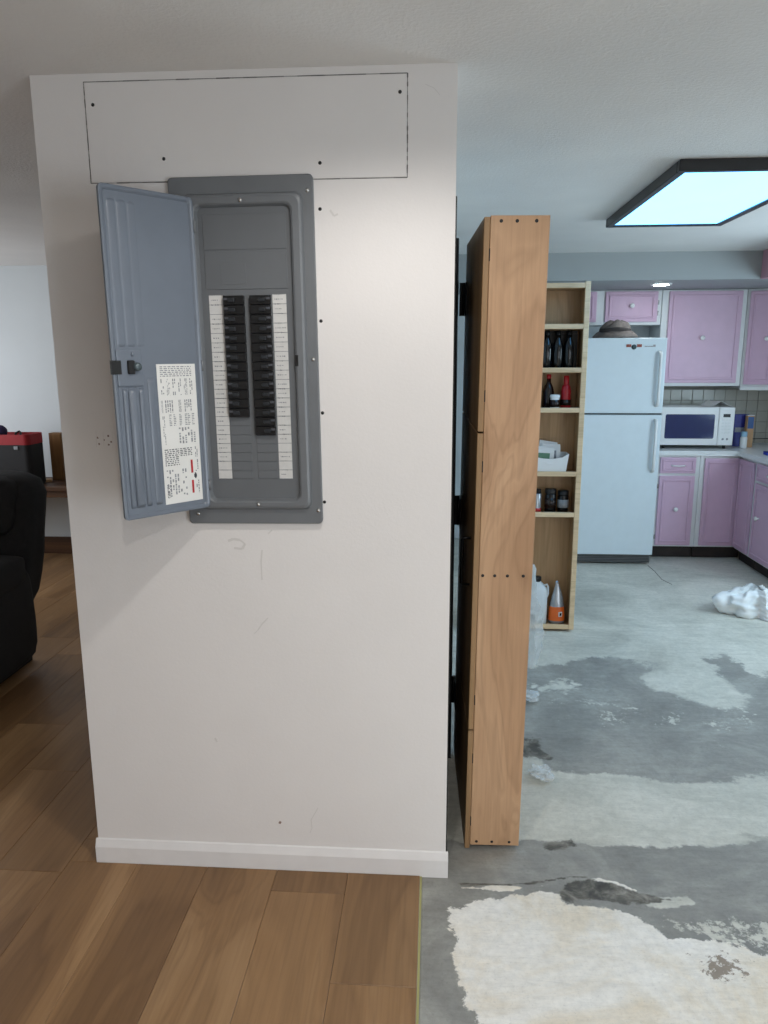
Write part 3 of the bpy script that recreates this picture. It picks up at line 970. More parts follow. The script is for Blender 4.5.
for z0, z1 in ((0.004, 0.455), (0.460, 1.452), (1.457, 2.069)):
    bm = bbox(-0.0185, -0.001, 0.0, pl, z0, z1, 0.0015, 1); dr = obj('door', bm, M_cabdoor, pc)
    for zz in (z0 + 0.09, z1 - 0.12):
        bm = bbox(-0.0018, 0.0012, -0.0008, 0.004, zz, zz + 0.035, 0.0004, 1); obj('hinge_notch', bm, M_black, dr)
    if z0 == 0.460:
        bm = bmesh.new()
        tube(bm, [(-0.018, 0.115, 0.93), (-0.044, 0.115, 0.932), (-0.047, 0.115, 0.938), (-0.047, 0.115, 1.085), (-0.044, 0.115, 1.091), (-0.018, 0.115, 1.093)], 0.005, 8)
        obj('handle', bm, M_blackmetal, dr)['label'] = 'black bar pull handle'
bm = bmesh.new(); lathe(bm, [(0, 0.0006), (0.0042, 0.0006), (0.0052, 0)], seg=10)
s0 = obj('screw', bm, M_screwhole, pc)
k = 0
for zz, xs in ((2.058, (0.03, 0.075, 0.13)), (1.000, (0.012, 0.05, 0.09, 0.14)), (0.032, (0.022, 0.075, 0.135))):
    for x in xs:
        o = s0 if k == 0 else inst('screw', s0.data, pc, (0, 0, 0)); k += 1
        o.location = (x, -0.0003, zz); o.rotation_euler = (math.radians(90), 0, 0)
for zz in (1.814, 0.998, 0.213):
    bm = bmesh.new()
    tube(bm, [(-0.024, pl + 0.008, zz), (-0.024, pl + 0.008, zz + 0.12)], 0.0075, 10)
    box(bm, -0.022, -0.0188, pl - 0.06, pl + 0.004, zz, zz + 0.12)
    box(bm, -0.040, -0.026, pl + 0.003, pl + 0.012, zz, zz + 0.12)
    obj('hinge', bm, M_blackmetal, pc)['label'] = 'black butt hinge'

# ------------------------------------------------------------------ open shelf unit further back
su = thing('shelf_unit', 'tall narrow open wooden shelf unit with pantry goods beside the fridge', 'shelf', (0.550, 4.46, 0.0))
sw, sd = 0.335, 0.16          # half width, depth
SH = 2.108
for s in (-1, 1):
    bm = bbox(min(s * sw, s * (sw - 0.020)), max(s * sw, s * (sw - 0.020)), 0.0202, sd, 0.012, SH, 0.001, 1)
    obj('side_panel', bm, M_shelfwood, su)
    bm = bbox(min(s * (sw + 0.004), s * (sw - 0.026)), max(s * (sw + 0.004), s * (sw - 0.026)), 0.0, 0.02, 0.012, SH, 0.0015, 1)
    obj('face_stile', bm, M_shelfedge, su)
bm = bbox(-sw, sw, sd, sd + 0.008, 0.012, SH, 0.0005, 1); obj('back_panel', bm, M_shelfwood, su)
SHELF = [0.030, 0.748, 0.998, 1.379, 1.612, 1.860, 2.088]
for z in SHELF:
    bm = bbox(-sw + 0.0205, sw - 0.0205, 0.0205, sd - 0.0003, z - 0.018, z + 0.018 - 0.016 + 0.0, 0.0008, 1); obj('shelf_board', bm, M_shelfwood, su)
    bm = bbox(-sw + 0.0265, sw - 0.0265, 0.001, 0.0202, z - 0.016, z + 0.012, 0.001, 1); obj('shelf_edging', bm, M_shelfedge, su)
ST = [z + 0.0025 for z in SHELF]


def at(u, v, y):
    return ony(u, v, y)


def bottle(name, label, cat, x, y, z, prof, m, cap=None, capm=None, lab=None, labm=None, group=None, seg=20):
    t = thing(name, label, cat, (x, y, z), 0, group)
    bm = bmesh.new(); lathe(bm, [(0, 0)] + prof + [(0, prof[-1][1])], seg=seg)
    obj('body', bm, m, t)
    if cap:
        r, z0, z1 = cap
        bm = bmesh.new(); lathe(bm, [(0, z0), (r, z0), (r * 1.02, z0 + 0.002), (r, z1 - 0.003), (r * 0.85, z1), (0, z1)], seg=16)
        obj('cap', bm, capm, t)
    if lab:
        r, z0, z1 = lab
        bm = bmesh.new(); lathe(bm, [(r - 0.001, z0), (r + 0.0006, z0), (r + 0.0006, z1), (r - 0.001, z1)], seg=seg)
        obj('paper_label', bm, labm, t)
    return t


Y1 = 4.545
# row of dark bottles on the fifth shelf
for i, x in enumerate((0.600, 0.664, 0.728, 0.792)):
    r = 0.0305
    bottle('glass_bottle', ['black glass bottle nearest the maple cabinet on the dark bottle shelf', 'second black glass bottle from the maple cabinet on the dark bottle shelf', 'third black glass bottle from the maple cabinet on the dark bottle shelf', 'black glass bottle nearest the right stile on the dark bottle shelf'][i], 'bottle',
           x, 4.522, ST[4], [(r * 0.9, 0), (r, 0.004), (r, 0.125), (r * 0.85, 0.15), (0.016, 0.172), (0.014, 0.20)], M_glassdark,
           (0.016, 0.196, 0.222), M_blackmetal, None, None, 'black bottles on the upper shelf')
t = thing('bottle_carton', 'black carton behind the black bottles on the upper shelf', 'box', (0.695, 4.575, ST[4]))
obj('carton_body', bbox(-0.155, 0.155, 0, 0.04, 0, 0.205, 0.002), M_black, t)
obj('carton_flap', bbox(-0.153, 0.153, 0.001, 0.004, 0.2055, 0.222, 0.001), M_black, t)
# sauces
p = at(569, 407, Y1)
bottle('sauce_bottle', 'red squeeze bottle with pointed cap on the sauce shelf', 'bottle', 0.790, Y1, ST[3], [(0.028, 0), (0.031, 0.004), (0.030, 0.06), (0.027, 0.075), (0.030, 0.10), (0.024, 0.135), (0.014, 0.145)], M_redplastic,
       (0.016, 0.143, 0.195), M_redplastic, (0.031, 0.02, 0.055), M_brownglass)
bottle('sauce_bottle', 'dark brown sauce bottle standing at the back of the sauce shelf', 'bottle', 0.690, Y1 + 0.025, ST[3], [(0.032, 0), (0.034, 0.004), (0.034, 0.10), (0.026, 0.13), (0.013, 0.155), (0.012, 0.18)], M_brownglass,
       (0.014, 0.178, 0.203), M_redplastic)
bottle('spice_jar', 'small jar with white lid in front of the sauce bottle', 'jar', 0.720, 4.507, ST[3], [(0.024, 0), (0.026, 0.003), (0.026, 0.065), (0.022, 0.07)], M_white,
       (0.029, 0.068, 0.085), M_white, (0.026, 0.012, 0.055), M_brownglass)
bottle('blue_tub', 'blue tub half hidden by the maple cabinet on the sauce shelf', 'tub', 0.605, 4.53, ST[3], [(0.028, 0), (0.03, 0.004), (0.03, 0.08), (0.02, 0.115)], M_bluepl, (0.012, 0.112, 0.135), M_bluepl)
# white bin with packets
t = thing('storage_bin', 'white plastic bin full of packets on the middle shelf', 'bin', (0.700, 4.535, ST[2]))
bm = bmesh.new()
a0, a1 = (0.100, 0.062), (0.115, 0.070)


def rl(hx, hy, z, dip=0):
    pts = [(-hx, -hy), (hx, -hy), (hx, hy), (-hx, hy)]
    out = []
    for i in range(4):
        x0_, y0_ = pts[i]; x1_, y1_ = pts[(i + 1) % 4]
        for k_ in range(6):
            tt = k_ / 6
            zz = z - (dip * math.sin(math.pi * tt) ** 0.5 if (i == 0 and tt > 0) else 0)
            out.append((x0_ + (x1_ - x0_) * tt, y0_ + (y1_ - y0_) * tt, zz))
    return out


loft(bm, [rl(0.100, 0.050, 0.0), rl(0.114, 0.058, 0.115, 0.03), rl(0.111, 0.055, 0.115, 0.03), rl(0.098, 0.047, 0.004)], True, True)
obj('bin_body', bm, M_white, t)
bm = bbox(-0.02, 0.02, -0.0562, -0.0535, 0.05, 0.062, 0.001, 1); obj('grip', bm, M_white, t)
for i, (dx, dy, m, hgt, lean, lab) in enumerate(((-0.030, -0.020, M_greenprint, 0.150, 0.05, 'green printed packet at the front of the white bin'), (0.020, 0.0, M_ink, 0.168, -0.04, 'white packet in the middle of the white bin'), (-0.005, 0.021, M_silver, 0.182, 0.03, 'tall silver packet at the back of the white bin'))):
    w_ = 0.055
    bm = bmesh.new()
    loft(bm, [[(-w_, -0.002, 0), (w_, -0.002, 0), (w_, 0.002, 0), (-w_, 0.002, 0)], [(-w_, -0.007, 0.04), (w_, -0.007, 0.04), (w_, 0.007, 0.04), (-w_, 0.007, 0.04)],
              [(-w_, -0.006, hgt * 0.8), (w_, -0.006, hgt * 0.75), (w_, 0.006, hgt * 0.75), (-w_, 0.006, hgt * 0.8)], [(-w_ * 0.95, -0.001, hgt), (w_, -0.001, hgt * 0.93), (w_, 0.001, hgt * 0.93), (-w_ * 0.95, 0.001, hgt)]])
    bevel(bm, 0.0012, 1)
    o = thing('food_packet', lab, 'packet', (0.700 + dx, 4.535 + dy, ST[2] + 0.0085), 0, 'packets in the white bin')
    o.rotation_euler = (0.0, lean, 0.0)
    obj('pouch', bm, M_paper, o)
    bm = bbox(-0.045, 0.03, -0.0078, -0.0062, 0.055, hgt * 0.72, 0.0005, 1); obj('printed_panel', bm, m, o)
# cans below
bottle('spice_can', 'silver and red spice can on the lower jar shelf', 'can', 0.638, 4.52, ST[1], [(0.026, 0), (0.027, 0.003), (0.027, 0.03), (0.027, 0.115), (0.024, 0.12)], M_silver, (0.025, 0.118, 0.145), M_blackmetal, (0.0275, 0.004, 0.028), M_redplastic)
bottle('glass_jar', 'dark glass jar with black lid in the middle of the lower jar shelf', 'jar', 0.722, 4.53, ST[1], [(0.032, 0), (0.034, 0.004), (0.034, 0.11), (0.028, 0.12)], M_glassdark, (0.034, 0.118, 0.146), M_black, (0.0345, 0.03, 0.09), M_brownglass)
bottle('glass_jar', 'dark glass jar beside the right stile on the lower jar shelf', 'jar', 0.800, 4.535, ST[1], [(0.031, 0), (0.033, 0.004), (0.033, 0.10), (0.027, 0.11)], M_glassdark, (0.033, 0.108, 0.135), M_black, (0.0335, 0.03, 0.08), M_ink)
# jug and pouch at the bottom
t = thing('plastic_jug', 'white plastic jug with black screw cap at the bottom of the shelf unit', 'jug', (0.680, 4.535, ST[0]))
bm = bmesh.new()
lp = []
for z, hx, hy, dx in ((0, 0.044, 0.040, 0), (0.006, 0.048, 0.044, 0), (0.19, 0.049, 0.045, 0), (0.225, 0.046, 0.042, 0), (0.25, 0.034, 0.032, -0.008), (0.268, 0.022, 0.022, -0.014), (0.275, 0.020, 0.020, -0.014)):
    lp.append([(dx + hx * (abs(math.cos(a)) ** 0.6) * math.copysign(1, math.cos(a)), hy * (abs(math.sin(a)) ** 0.6) * math.copysign(1, math.sin(a)), z) for a in [2 * math.pi * (i + 0.5) / 24 for i in range(24)]])
loft(bm, lp, smooth=True); obj('body', bm, M_jug, t)
bm = bmesh.new(); lathe(bm, [(0, 0.272), (0.023, 0.272), (0.023, 0.298), (0.02, 0.302), (0, 0.302)], cx=-0.014, seg=18); obj('cap', bm, M_black, t)
bm = bmesh.new(); tube(bm, [(0.028, 0, 0.245), (0.045, 0, 0.25), (0.052, 0, 0.235), (0.054, 0, 0.19), (0.046, 0, 0.165)], 0.007, 8); obj('handle', bm, M_jug, t)
t = thing('refill_pouch', 'orange and silver foil pouch with pinched top beside the jug', 'pouch', (0.792, 4.535, ST[0]))
bm = bmesh.new()
lp = []
for z, hx, hy, dx in ((0, 0.050, 0.036, 0), (0.02, 0.052, 0.037, 0), (0.11, 0.047, 0.030, 0), (0.16, 0.037, 0.020, 0.0), (0.21, 0.024, 0.010, 0.0), (0.245, 0.012, 0.004, -0.002), (0.275, 0.008, 0.002, -0.006)):
    lp.append([(dx + hx * math.cos(a), hy * math.sin(a), z) for a in [2 * math.pi * i / 20 for i in range(20)]])
loft(bm, lp, smooth=True)
for f in bm.faces:
    zc = f.calc_center_median().z
    f.material_index = 1 if 0.02 < zc < 0.13 else 0
obj('foil_bag', bm, [M_silver, M_orange], t)
bm = bmesh.new()
box(bm, -0.012, 0.012, -0.0405, -0.034, 0.05, 0.08, 0); box(bm, -0.007, 0.007, -0.0412, -0.0402, 0.056, 0.074, 1)
obj('emblem', bm, [M_white, M_black], t, rot=(0, 0, 0.5))
# clear plastic film hanging beside the maple cabinet


def crumple(bm, amp, freq, seed):
    off = Vector((seed * 3.1, seed * 1.7, seed * 0.9))
    for v in bm.verts:
        d = noise.noise_vector(v.co * freq + off) + 0.5 * noise.noise_vector(v.co * freq * 2.3 + off)
        v.co += d * amp


fp = onz(520, 700)
bm = bmesh.new()
lp = []
for i in range(26):
    z = 0.585 * i / 25; r = 0.052 + 0.02 * math.sin(z * 9) - (0.03 * max(0, (z - 0.54) / 0.1))
    lp.append([(r * 1.0 * math.cos(a) * (1 + 0.25 * math.sin(5 * a + z * 12)), r * 0.8 * math.sin(a) * (1 + 0.25 * math.sin(4 * a - z * 9)), z) for a in [2 * math.pi * k_ / 36 for k_ in range(36)]])
loft(bm, lp, False, True, False)
for v in bm.verts:
    w_ = min(1, v.co.z / 0.05)
    d = noise.noise_vector(v.co * 22) * 0.012 * w_
    v.co += d
o = obj('plastic_wrap', bm, M_film, None, (0.532, 3.92, 0.0))
tag(o, 'tall crumpled clear plastic wrap standing behind the maple cabinet', 'plastic wrap')
for i, (u, v, r, lab) in enumerate(((543, 778, 0.045, 'crumpled bit of clear plastic film on the pale floor band'), (528, 700, 0.05, 'crumpled clear plastic film lying beside the foot of the plastic wrap'))):
    q = onz(u, v)
    bm = bmesh.new(); bmesh.ops.create_icosphere(bm, subdivisions=4, radius=r)
    for vv in bm.verts:
        d = noise.noise(vv.co * 30 + Vector((i * 5, 0, 0))) * 0.6 + noise.noise(vv.co * 70) * 0.35
        vv.co *= (1 + d); vv.co.z *= 0.35
    z_min = min(vv.co.z for vv in bm.verts)
    for vv in bm.verts:
        vv.co.z -= z_min
    o = obj('plastic_scrap', bm, M_film, None, (q.x, q.y, 0.0013))
    tag(o, lab, 'plastic scrap', 'clear plastic scraps on the floor')

# ------------------------------------------------------------------ fridge
fr = thing('refrigerator', 'white two door refrigerator standing between shelf unit and pink cabinets', 'refrigerator', (1.452, 6.05, 0.0))
fw = 0.363
bm = bbox(-fw + 0.004, fw - 0.004, 0.062, 0.74, 0.03, 1.825, 0.006, 2); obj('case', bm, M_fridge, fr)
DSPL = 1.243
fd = obj('fridge_door', bbox(-fw, fw, 0.0, 0.056, 0.085, DSPL - 0.006, 0.009, 3), M_fridge, fr)
fz = obj('freezer_door', bbox(-fw, fw, 0.0, 0.056, DSPL + 0.006, 1.835, 0.009, 3), M_fridge, fr)
bm = bbox(-fw + 0.003, fw - 0.003, 0.02, 0.061, DSPL - 0.005, DSPL + 0.005, 0); obj('gasket', bm, mat('dark_gasket', rgb(60, 62, 64), 0.7), fr)
bm = bbox(-fw + 0.01, fw - 0.01, 0.03, 0.061, 0.012, 0.078, 0.003); g = obj('base_grille', bm, mat('grille_grey', rgb(96, 98, 98), 0.5), fr)
for i in range(4):
    bm = bbox(-fw + 0.02, fw - 0.02, 0.026, 0.0302, 0.020 + i * 0.014, 0.026 + i * 0.014, 0.001, 1); obj('grille_slat', bm, mat('grille_slat_dark', rgb(52, 52, 52), 0.5) if i == 0 else bpy.data.materials['grille_slat_dark'], g)
for s in (-1, 1):
    for yy in (0.12, 0.65):
        bm = bmesh.new(); lathe(bm, [(0, 0), (0.018, 0), (0.018, 0.031), (0, 0.031)], cx=s * 0.3, cy=yy, seg=12); obj('foot', bm, M_black, fr)


def fhandle(z0, z1, par):
    bm = bmesh.new()
    x = fw - 0.05
    lp = []
    for z, y, h in ((z0, 0.0, 0.014), (z0 + 0.02, -0.028, 0.015), (z0 + 0.06, -0.036, 0.013), (z1 - 0.06, -0.036, 0.013), (z1 - 0.02, -0.028, 0.015), (z1, 0.0, 0.014)):
        lp.append([(x - h, y + 0.004, z), (x - h * 0.6, y - 0.008, z), (x + h * 0.6, y - 0.008, z), (x + h, y + 0.004, z), (x + h * 0.5, y + 0.01, z), (x - h * 0.5, y + 0.01, z)])
    loft(bm, lp, smooth=True); obj('handle', bm, M_white, par)


fhandle(1.30, 1.735, fz); fhandle(0.775, 1.205, fd)
q = ony(634, 347, 6.05)
bm = bmesh.new(); lathe(bm, [(0, 0.004), (0.018, 0.004), (0.020, 0)], seg=16)
o = obj('magnet', bm, mat('magnet_dark_green', rgb(44, 66, 70), 0.5), None, (q.x, 6.0495, q.z), (math.radians(90), 0, 0))
tag(o, 'small round dark green magnet between two red bars on the freezer door', 'magnet')
bm = bmesh.new()
box(bm, -0.055, -0.016, -0.003, 0, -0.008, 0.014); box(bm, 0.016, 0.055, -0.003, 0, -0.008, 0.014)
for part_x, lab in ((-0.037, 'left'), (0.037, 'right')):
    bb = bbox(-0.019, 0.019, -0.003, 0, -0.009, 0.013, 0.001, 1)
    o = obj('magnet', bb, mat('magnet_red_brown_' + lab, rgb(146, 70, 56), 0.5), None, (q.x + part_x * 1.1, 6.0495, q.z + 0.008))
    tag(o, 'red brown bar magnet on the %s of the round magnet on the freezer door' % lab, 'magnet')
bm.free()
q = ony(650, 346, 6.05)
bm = bmesh.new(); rr_ = random.Random(2); x = -0.04
while x < 0.04:
    w_ = rr_.uniform(0.004, 0.008); h_ = 0.006 if x < 0.02 else 0.016
    box(bm, x, x + w_, -0.0015, 0, -0.006, -0.006 + h_); x += w_ + 0.003
o = obj('nameplate_lettering', bm, mat('badge_grey_brown', rgb(120, 104, 100), 0.4, 0.3), fz, (q.x - 1.452, -0.0003, q.z))
# hat on the fridge
t = thing('bucket_hat', 'crumpled grey bucket hat lying on top of the fridge', 'hat', (ony(618, 337, 6.2).x - 0.02, 6.22, 1.8355))
bm = bmesh.new(); N = 40; lp = []
for r, z, wob in ((0.085, 0.003, 0.0), (0.172, 0.0, 0.0), (0.178, 0.012, 0.008), (0.15, 0.035, 0.012), (0.118, 0.055, 0.008)):
    lp.append([((r + wob * math.sin(3 * a + 1)) * math.cos(a), (r * 0.85) * math.sin(a), max(0.0, z + wob * math.sin(2 * a + r * 20))) for a in [2 * math.pi * i / N for i in range(N)]])
loft(bm, lp, True, True, True); obj('brim', bm, M_hat, t)
bm = bmesh.new(); lp = []
for r, z, wob in ((0.119, 0.045, 0.003), (0.112, 0.085, 0.008), (0.09, 0.118, 0.012), (0.055, 0.132, 0.014), (0.02, 0.128, 0.008)):
    lp.append([((r + wob * math.sin(2 * a + z * 30)) * math.cos(a) + 0.012 * (z > 0.1), (r * 0.85) * math.sin(a), z + wob * math.sin(3 * a + 0.6)) for a in [2 * math.pi * i / N for i in range(N)]])
loft(bm, lp, True, True, True); obj('crown', bm, M_hat, t)
bm = bmesh.new(); lp = []
for r, z in ((0.1195, 0.05), (0.1225, 0.055), (0.119, 0.075), (0.114, 0.08)):
    lp.append([((r + 0.004 * math.sin(2 * a + z * 30)) * math.cos(a), r * 0.86 * math.sin(a), z + 0.004 * math.sin(3 * a)) for a in [2 * math.pi * i / N for i in range(N)]])
loft(bm, lp, False, False, True); obj('hat_band', bm, M_hatband, t)

# ------------------------------------------------------------------ kitchen cabinets
FY = 6.30


def cab_door(par, x0, x1, z0, z1, y, knob=None, name='door', handle=False, hinge_side=None):
    """front in the local xz plane facing -y"""
    dr = obj(name, bbox(x0, x1, y - 0.018, y - 0.0005, z0, z1, 0.004, 2), M_pink, par)
    w = 0.016; ins = 0.028 if (z1 - z0) > 0.2 else 0.016
    bm = bmesh.new()
    for a in ((x0 + ins, x1 - ins, z0 + ins, z0 + ins + w), (x0 + ins, x1 - ins, z1 - ins - w, z1 - ins), (x0 + ins, x0 + ins + w, z0 + ins + w, z1 - ins - w), (x1 - ins - w, x1 - ins, z0 + ins + w, z1 - ins - w)):
        box(bm, a[0], a[1], y - 0.0255, y - 0.0175, a[2], a[3])
    bevel(bm, 0.003, 1)
    obj('moulding', bm, M_pink, dr)
    if knob:
        bm = bmesh.new(); lathe(bm, [(0, 0.034), (0.012, 0.033), (0.019, 0.027), (0.019, 0.021), (0.011, 0.015), (0.008, 0.008), (0.010, 0)], seg=16)
        obj('knob', bm, M_knob, dr, (knob[0], y - 0.0178, knob[1]), (math.radians(90), 0, 0))
    if handle:
        xc, zc = (x0 + x1) / 2, (z0 + z1) / 2
        bm = bmesh.new(); tube(bm, [(xc - 0.055, y - 0.018, zc), (xc - 0.045, y - 0.034, zc - 0.002), (xc, y - 0.040, zc - 0.004), (xc + 0.045, y - 0.034, zc - 0.002), (xc + 0.055, y - 0.018, zc)], 0.006, 8)
        obj('pull_handle', bm, M_knob, dr)
    if hinge_side:
        xx = x0 - 0.006 if hinge_side < 0 else x1 + 0.006
        for zz in (z0 + 0.07, z1 - 0.09):
            bm = bbox(xx - 0.006, xx + 0.006, y - 0.012, y - 0.0002, zz - 0.018, zz + 0.018, 0.002, 1); obj('hinge', bm, M_chrome, dr)
    return dr


# lower unit A with drawer
CT = 0.885
t = thing('base_cabinet', 'white base cabinet with pink drawer and door under the microwave', 'cabinet', (1.865, FY, 0.0))
obj('carcass', bbox(0, 0.362, 0, 0.58, 0.10, CT, 0.003), M_cabwhite, t)
obj('toe_kick', bbox(0.002, 0.36, 0.035, 0.57, 0.0, 0.0995, 0.001), M_kick, t)
cab_door(t, 0.035, 0.325, 0.735, 0.868, 0, handle=True, name='drawer')
cab_door(t, 0.035, 0.325, 0.115, 0.712, 0, knob=(0.18, 0.43), hinge_side=-1)
t = thing('base_cabinet', 'white base cabinet with plain pink door in the kitchen corner', 'cabinet', (2.229, FY, 0.0))
obj('carcass', bbox(0, 0.40, 0, 0.58, 0.10, CT, 0.003), M_cabwhite, t)
obj('toe_kick', bbox(0.002, 0.39, 0.035, 0.57, 0.0, 0.0995, 0.001), M_kick, t)
cab_door(t, 0.035, 0.318, 0.115, 0.862, 0)
# right run: rotated so that the front faces -X ; local x runs towards the viewer (world -Y)
RXF = 2.556


def right_unit(label, y_far, width):
    return thing('base_cabinet', label, 'cabinet', (RXF, y_far, 0.0), math.radians(-90))


# local +x -> world -Y, local +y -> world +X : front at local y=0 faces world -X
t = right_unit('narrow pink corner cabinet meeting the right counter run', FY - 0.020, 0.30)
obj('carcass', bbox(0, 0.305, 0, 0.07, 0.10, CT, 0.003), M_cabwhite, t)
obj('toe_kick', bbox(0.002, 0.30, 0.05, 0.068, 0.0, 0.0995, 0.001), M_kick, t)
cab_door(t, 0.004, 0.285, 0.115, 0.862, 0)
t = right_unit('pink base cabinet with drawer and white knob at the right edge', FY - 0.327, 0.6)
obj('carcass', bbox(0, 0.60, 0, 0.68, 0.10, CT, 0.003), M_cabwhite, t)
obj('toe_kick', bbox(0.002, 0.598, 0.05, 0.67, 0.0, 0.0995, 0.001), M_kick, t)
cab_door(t, 0.03, 0.56, 0.735, 0.868, 0, handle=True, name='drawer')
cab_door(t, 0.03, 0.56, 0.115, 0.712, 0, knob=(0.15, 0.45))
# L shaped worktop
bm = bmesh.new()
prism(bm, [(1.855, FY - 0.03), (RXF - 0.045, FY - 0.03), (RXF - 0.03, FY - 0.045), (RXF - 0.03, FY - 0.93), (XR - 0.005, FY - 0.93), (XR - 0.005, YK - 0.012), (1.855, YK - 0.012)], CT + 0.0005, CT + 0.040)
bevel(bm, 0.006, 2)
o = obj('worktop', bm, M_counter, None); tag(o, 'white laminate worktop running round the kitchen corner', 'worktop')
CTOP = CT + 0.0405
# backsplash
bm = bmesh.new(); box(bm, 1.84, XR, YK - 0.004, YK, CTOP + 0.001, 1.47)
grout = obj('backsplash_bed', bm, M_grout, wall_kitchen)
tm = bmesh.new(); box(tm, -0.0462, 0.0462, -0.005, 0, -0.0462, 0.0462); bevel(tm, 0.0015, 1)
me_tile = None
for r in range(6):
    for c in range(15):
        x, z = 1.84 + 0.048 + c * 0.096, CTOP + 0.049 + r * 0.0955 - 0.0
        if x > XR - 0.045 or z > 1.44:
            continue
        if me_tile is None:
            o = obj('tile', tm, M_tile, wall_kitchen); me_tile = o.data
        else:
            o = inst('tile', me_tile, wall_kitchen, (0, 0, 0))
        o.location = (x, YK - 0.004, z)
# upper cabinets
UY = 6.57
t = thing('wall_cabinet', 'low white wall cabinet with pink doors above the fridge', 'cabinet', (1.10, UY, 1.955))
obj('carcass', bbox(0, 0.80, 0, 0.325, 0, 0.283, 0.003), M_cabwhite, t)
cab_door(t, 0.02, 0.262, 0.025, 0.272, 0, knob=(0.14, 0.15)); cab_door(t, 0.335, 0.765, 0.025, 0.272, 0, knob=(0.55, 0.155), hinge_side=1)
t = thing('wall_cabinet', 'tall white wall cabinet with large pink door above the microwave', 'cabinet', (1.905, UY, 1.445))
obj('carcass', bbox(0, 0.690, 0, 0.325, 0, 0.793, 0.003), M_cabwhite, t)
cab_door(t, 0.055, 0.650, 0.028, 0.780, 0, knob=(0.34, 0.40))
t = thing('wall_cabinet', 'angled corner wall cabinet with pink door at the right edge', 'cabinet', (2.60, UY - 0.004, 1.425))
bm = bmesh.new()
prism(bm, [(0, 0), (0.22, -0.11), (0.62, -0.11), (0.62, 0.327), (0, 0.327)], 0, 0.813); bevel(bm, 0.003, 1); obj('carcass', bm, M_cabwhite, t)
holder = math.atan2(-0.11, 0.22)
dr = cab_door(t, 0.02, 0.235, 0.035, 0.795, 0, knob=(0.17, 0.41))
dr.rotation_euler = (0, 0, holder)
bm = bbox(0.0, 0.235, -0.03, -0.0005, -0.012, 0.018, 0.002, 1); o = obj('light_rail', bm, M_cabwhite, t, rot=(0, 0, holder))

# ------------------------------------------------------------------ microwave and counter things
t = thing('microwave', 'white microwave oven with dark blue window on the worktop', 'microwave', (2.215, 6.40, CTOP), math.radians(-1.0))
mw = 0.297
obj('case', bbox(-mw, mw, 0.022, 0.37, 0.030, 0.352, 0.008, 2), M_white, t)
for s in (-1, 1):
    for yy in (0.06, 0.33):
        bm = bmesh.new(); lathe(bm, [(0, 0), (0.012, 0), (0.014, 0.031), (0, 0.031)], cx=s * 0.25, cy=yy, seg=10); obj('foot', bm, M_black, t)
dr = obj('oven_door', bbox(-mw, 0.170, 0.0, 0.0215, 0.032, 0.350, 0.006, 2), M_white, t)
bm = bmesh.new(); lp = rrect(-mw + 0.032, 0.138, 0.088, 0.292, 0.012)
loft(bm, [[(x + 0.008 * (1 if x < 0 else -1) * abs((z - 0.19) / 0.1) ** 2 * 0.3, 0.001, z) for x, z in lp], [(x, -0.0012, z) for x, z in lp]]); obj('window', bm, M_screen, dr)
cp = obj('control_panel', bbox(0.172, mw, 0.0, 0.0215, 0.032, 0.350, 0.006, 2), M_white, t)
obj('display', bbox(0.205, 0.262, -0.0015, 0.0012, 0.268, 0.295, 0.001, 1), M_black, cp)
for r in range(5):
    for c in range(3):
        bm = bbox(0.196 + c * 0.027, 0.217 + c * 0.027, -0.002, 0.0012, 0.238 - r * 0.026, 0.254 - r * 0.026, 0.002, 1); obj('button', bm, M_counter, cp)
for c in range(2):
    bm = bmesh.new(); lathe(bm, [(0, 0.002), (0.009, 0.002), (0.010, 0)], seg=12); obj('round_button', bm, M_silver, cp, (0.215 + c * 0.035, 0.0003, 0.085), (math.radians(90), 0, 0))
# paper on the microwave
bm = bmesh.new(); bmesh.ops.create_grid(bm, x_segments=14, y_segments=10, size=0.5)
for v in bm.verts:
    v.co.x *= 0.22; v.co.y *= 0.2
    v.co.z = 0.042 * math.exp(-((v.co.x - 0.01) / 0.05) ** 2) + 0.006 * abs(noise.noise(v.co * 12)) + 0.001
bmesh.ops.solidify(bm, geom=bm.faces[:], thickness=0.001)
o = obj('paper_sheet', bm, M_paper, None, (2.385, 6.54, CTOP + 0.3535), (0, 0, 0.2)); tag(o, 'creased white paper lying on top of the microwave', 'paper')


def carton(name, label, cat, u0, u1, v0, y, m, band=None, depth=0.05, ztop=None):
    a, b = ony(u0, v0, y), ony(u1, v0, y)
    t = thing(name, label, cat, ((a.x + b.x) / 2, y, CTOP + 0.0005))
    hw = (b.x - a.x) / 2; h = a.z - CTOP
    obj('body', bbox(-hw, hw, 0, depth, 0, h, 0.003), m, t)
    if band:
        obj('printed_panel', bbox(-hw * 0.85, hw * 0.85, -0.001, 0.0008, h * band[0], h * band[1], 0.0004, 1), band[2], t)
    obj('lid', bbox(-hw * 0.98, hw * 0.98, 0.001, depth - 0.001, h + 0.0002, h + 0.006, 0.001, 1), M_white if m is not M_blueprint else m, t)
    return t


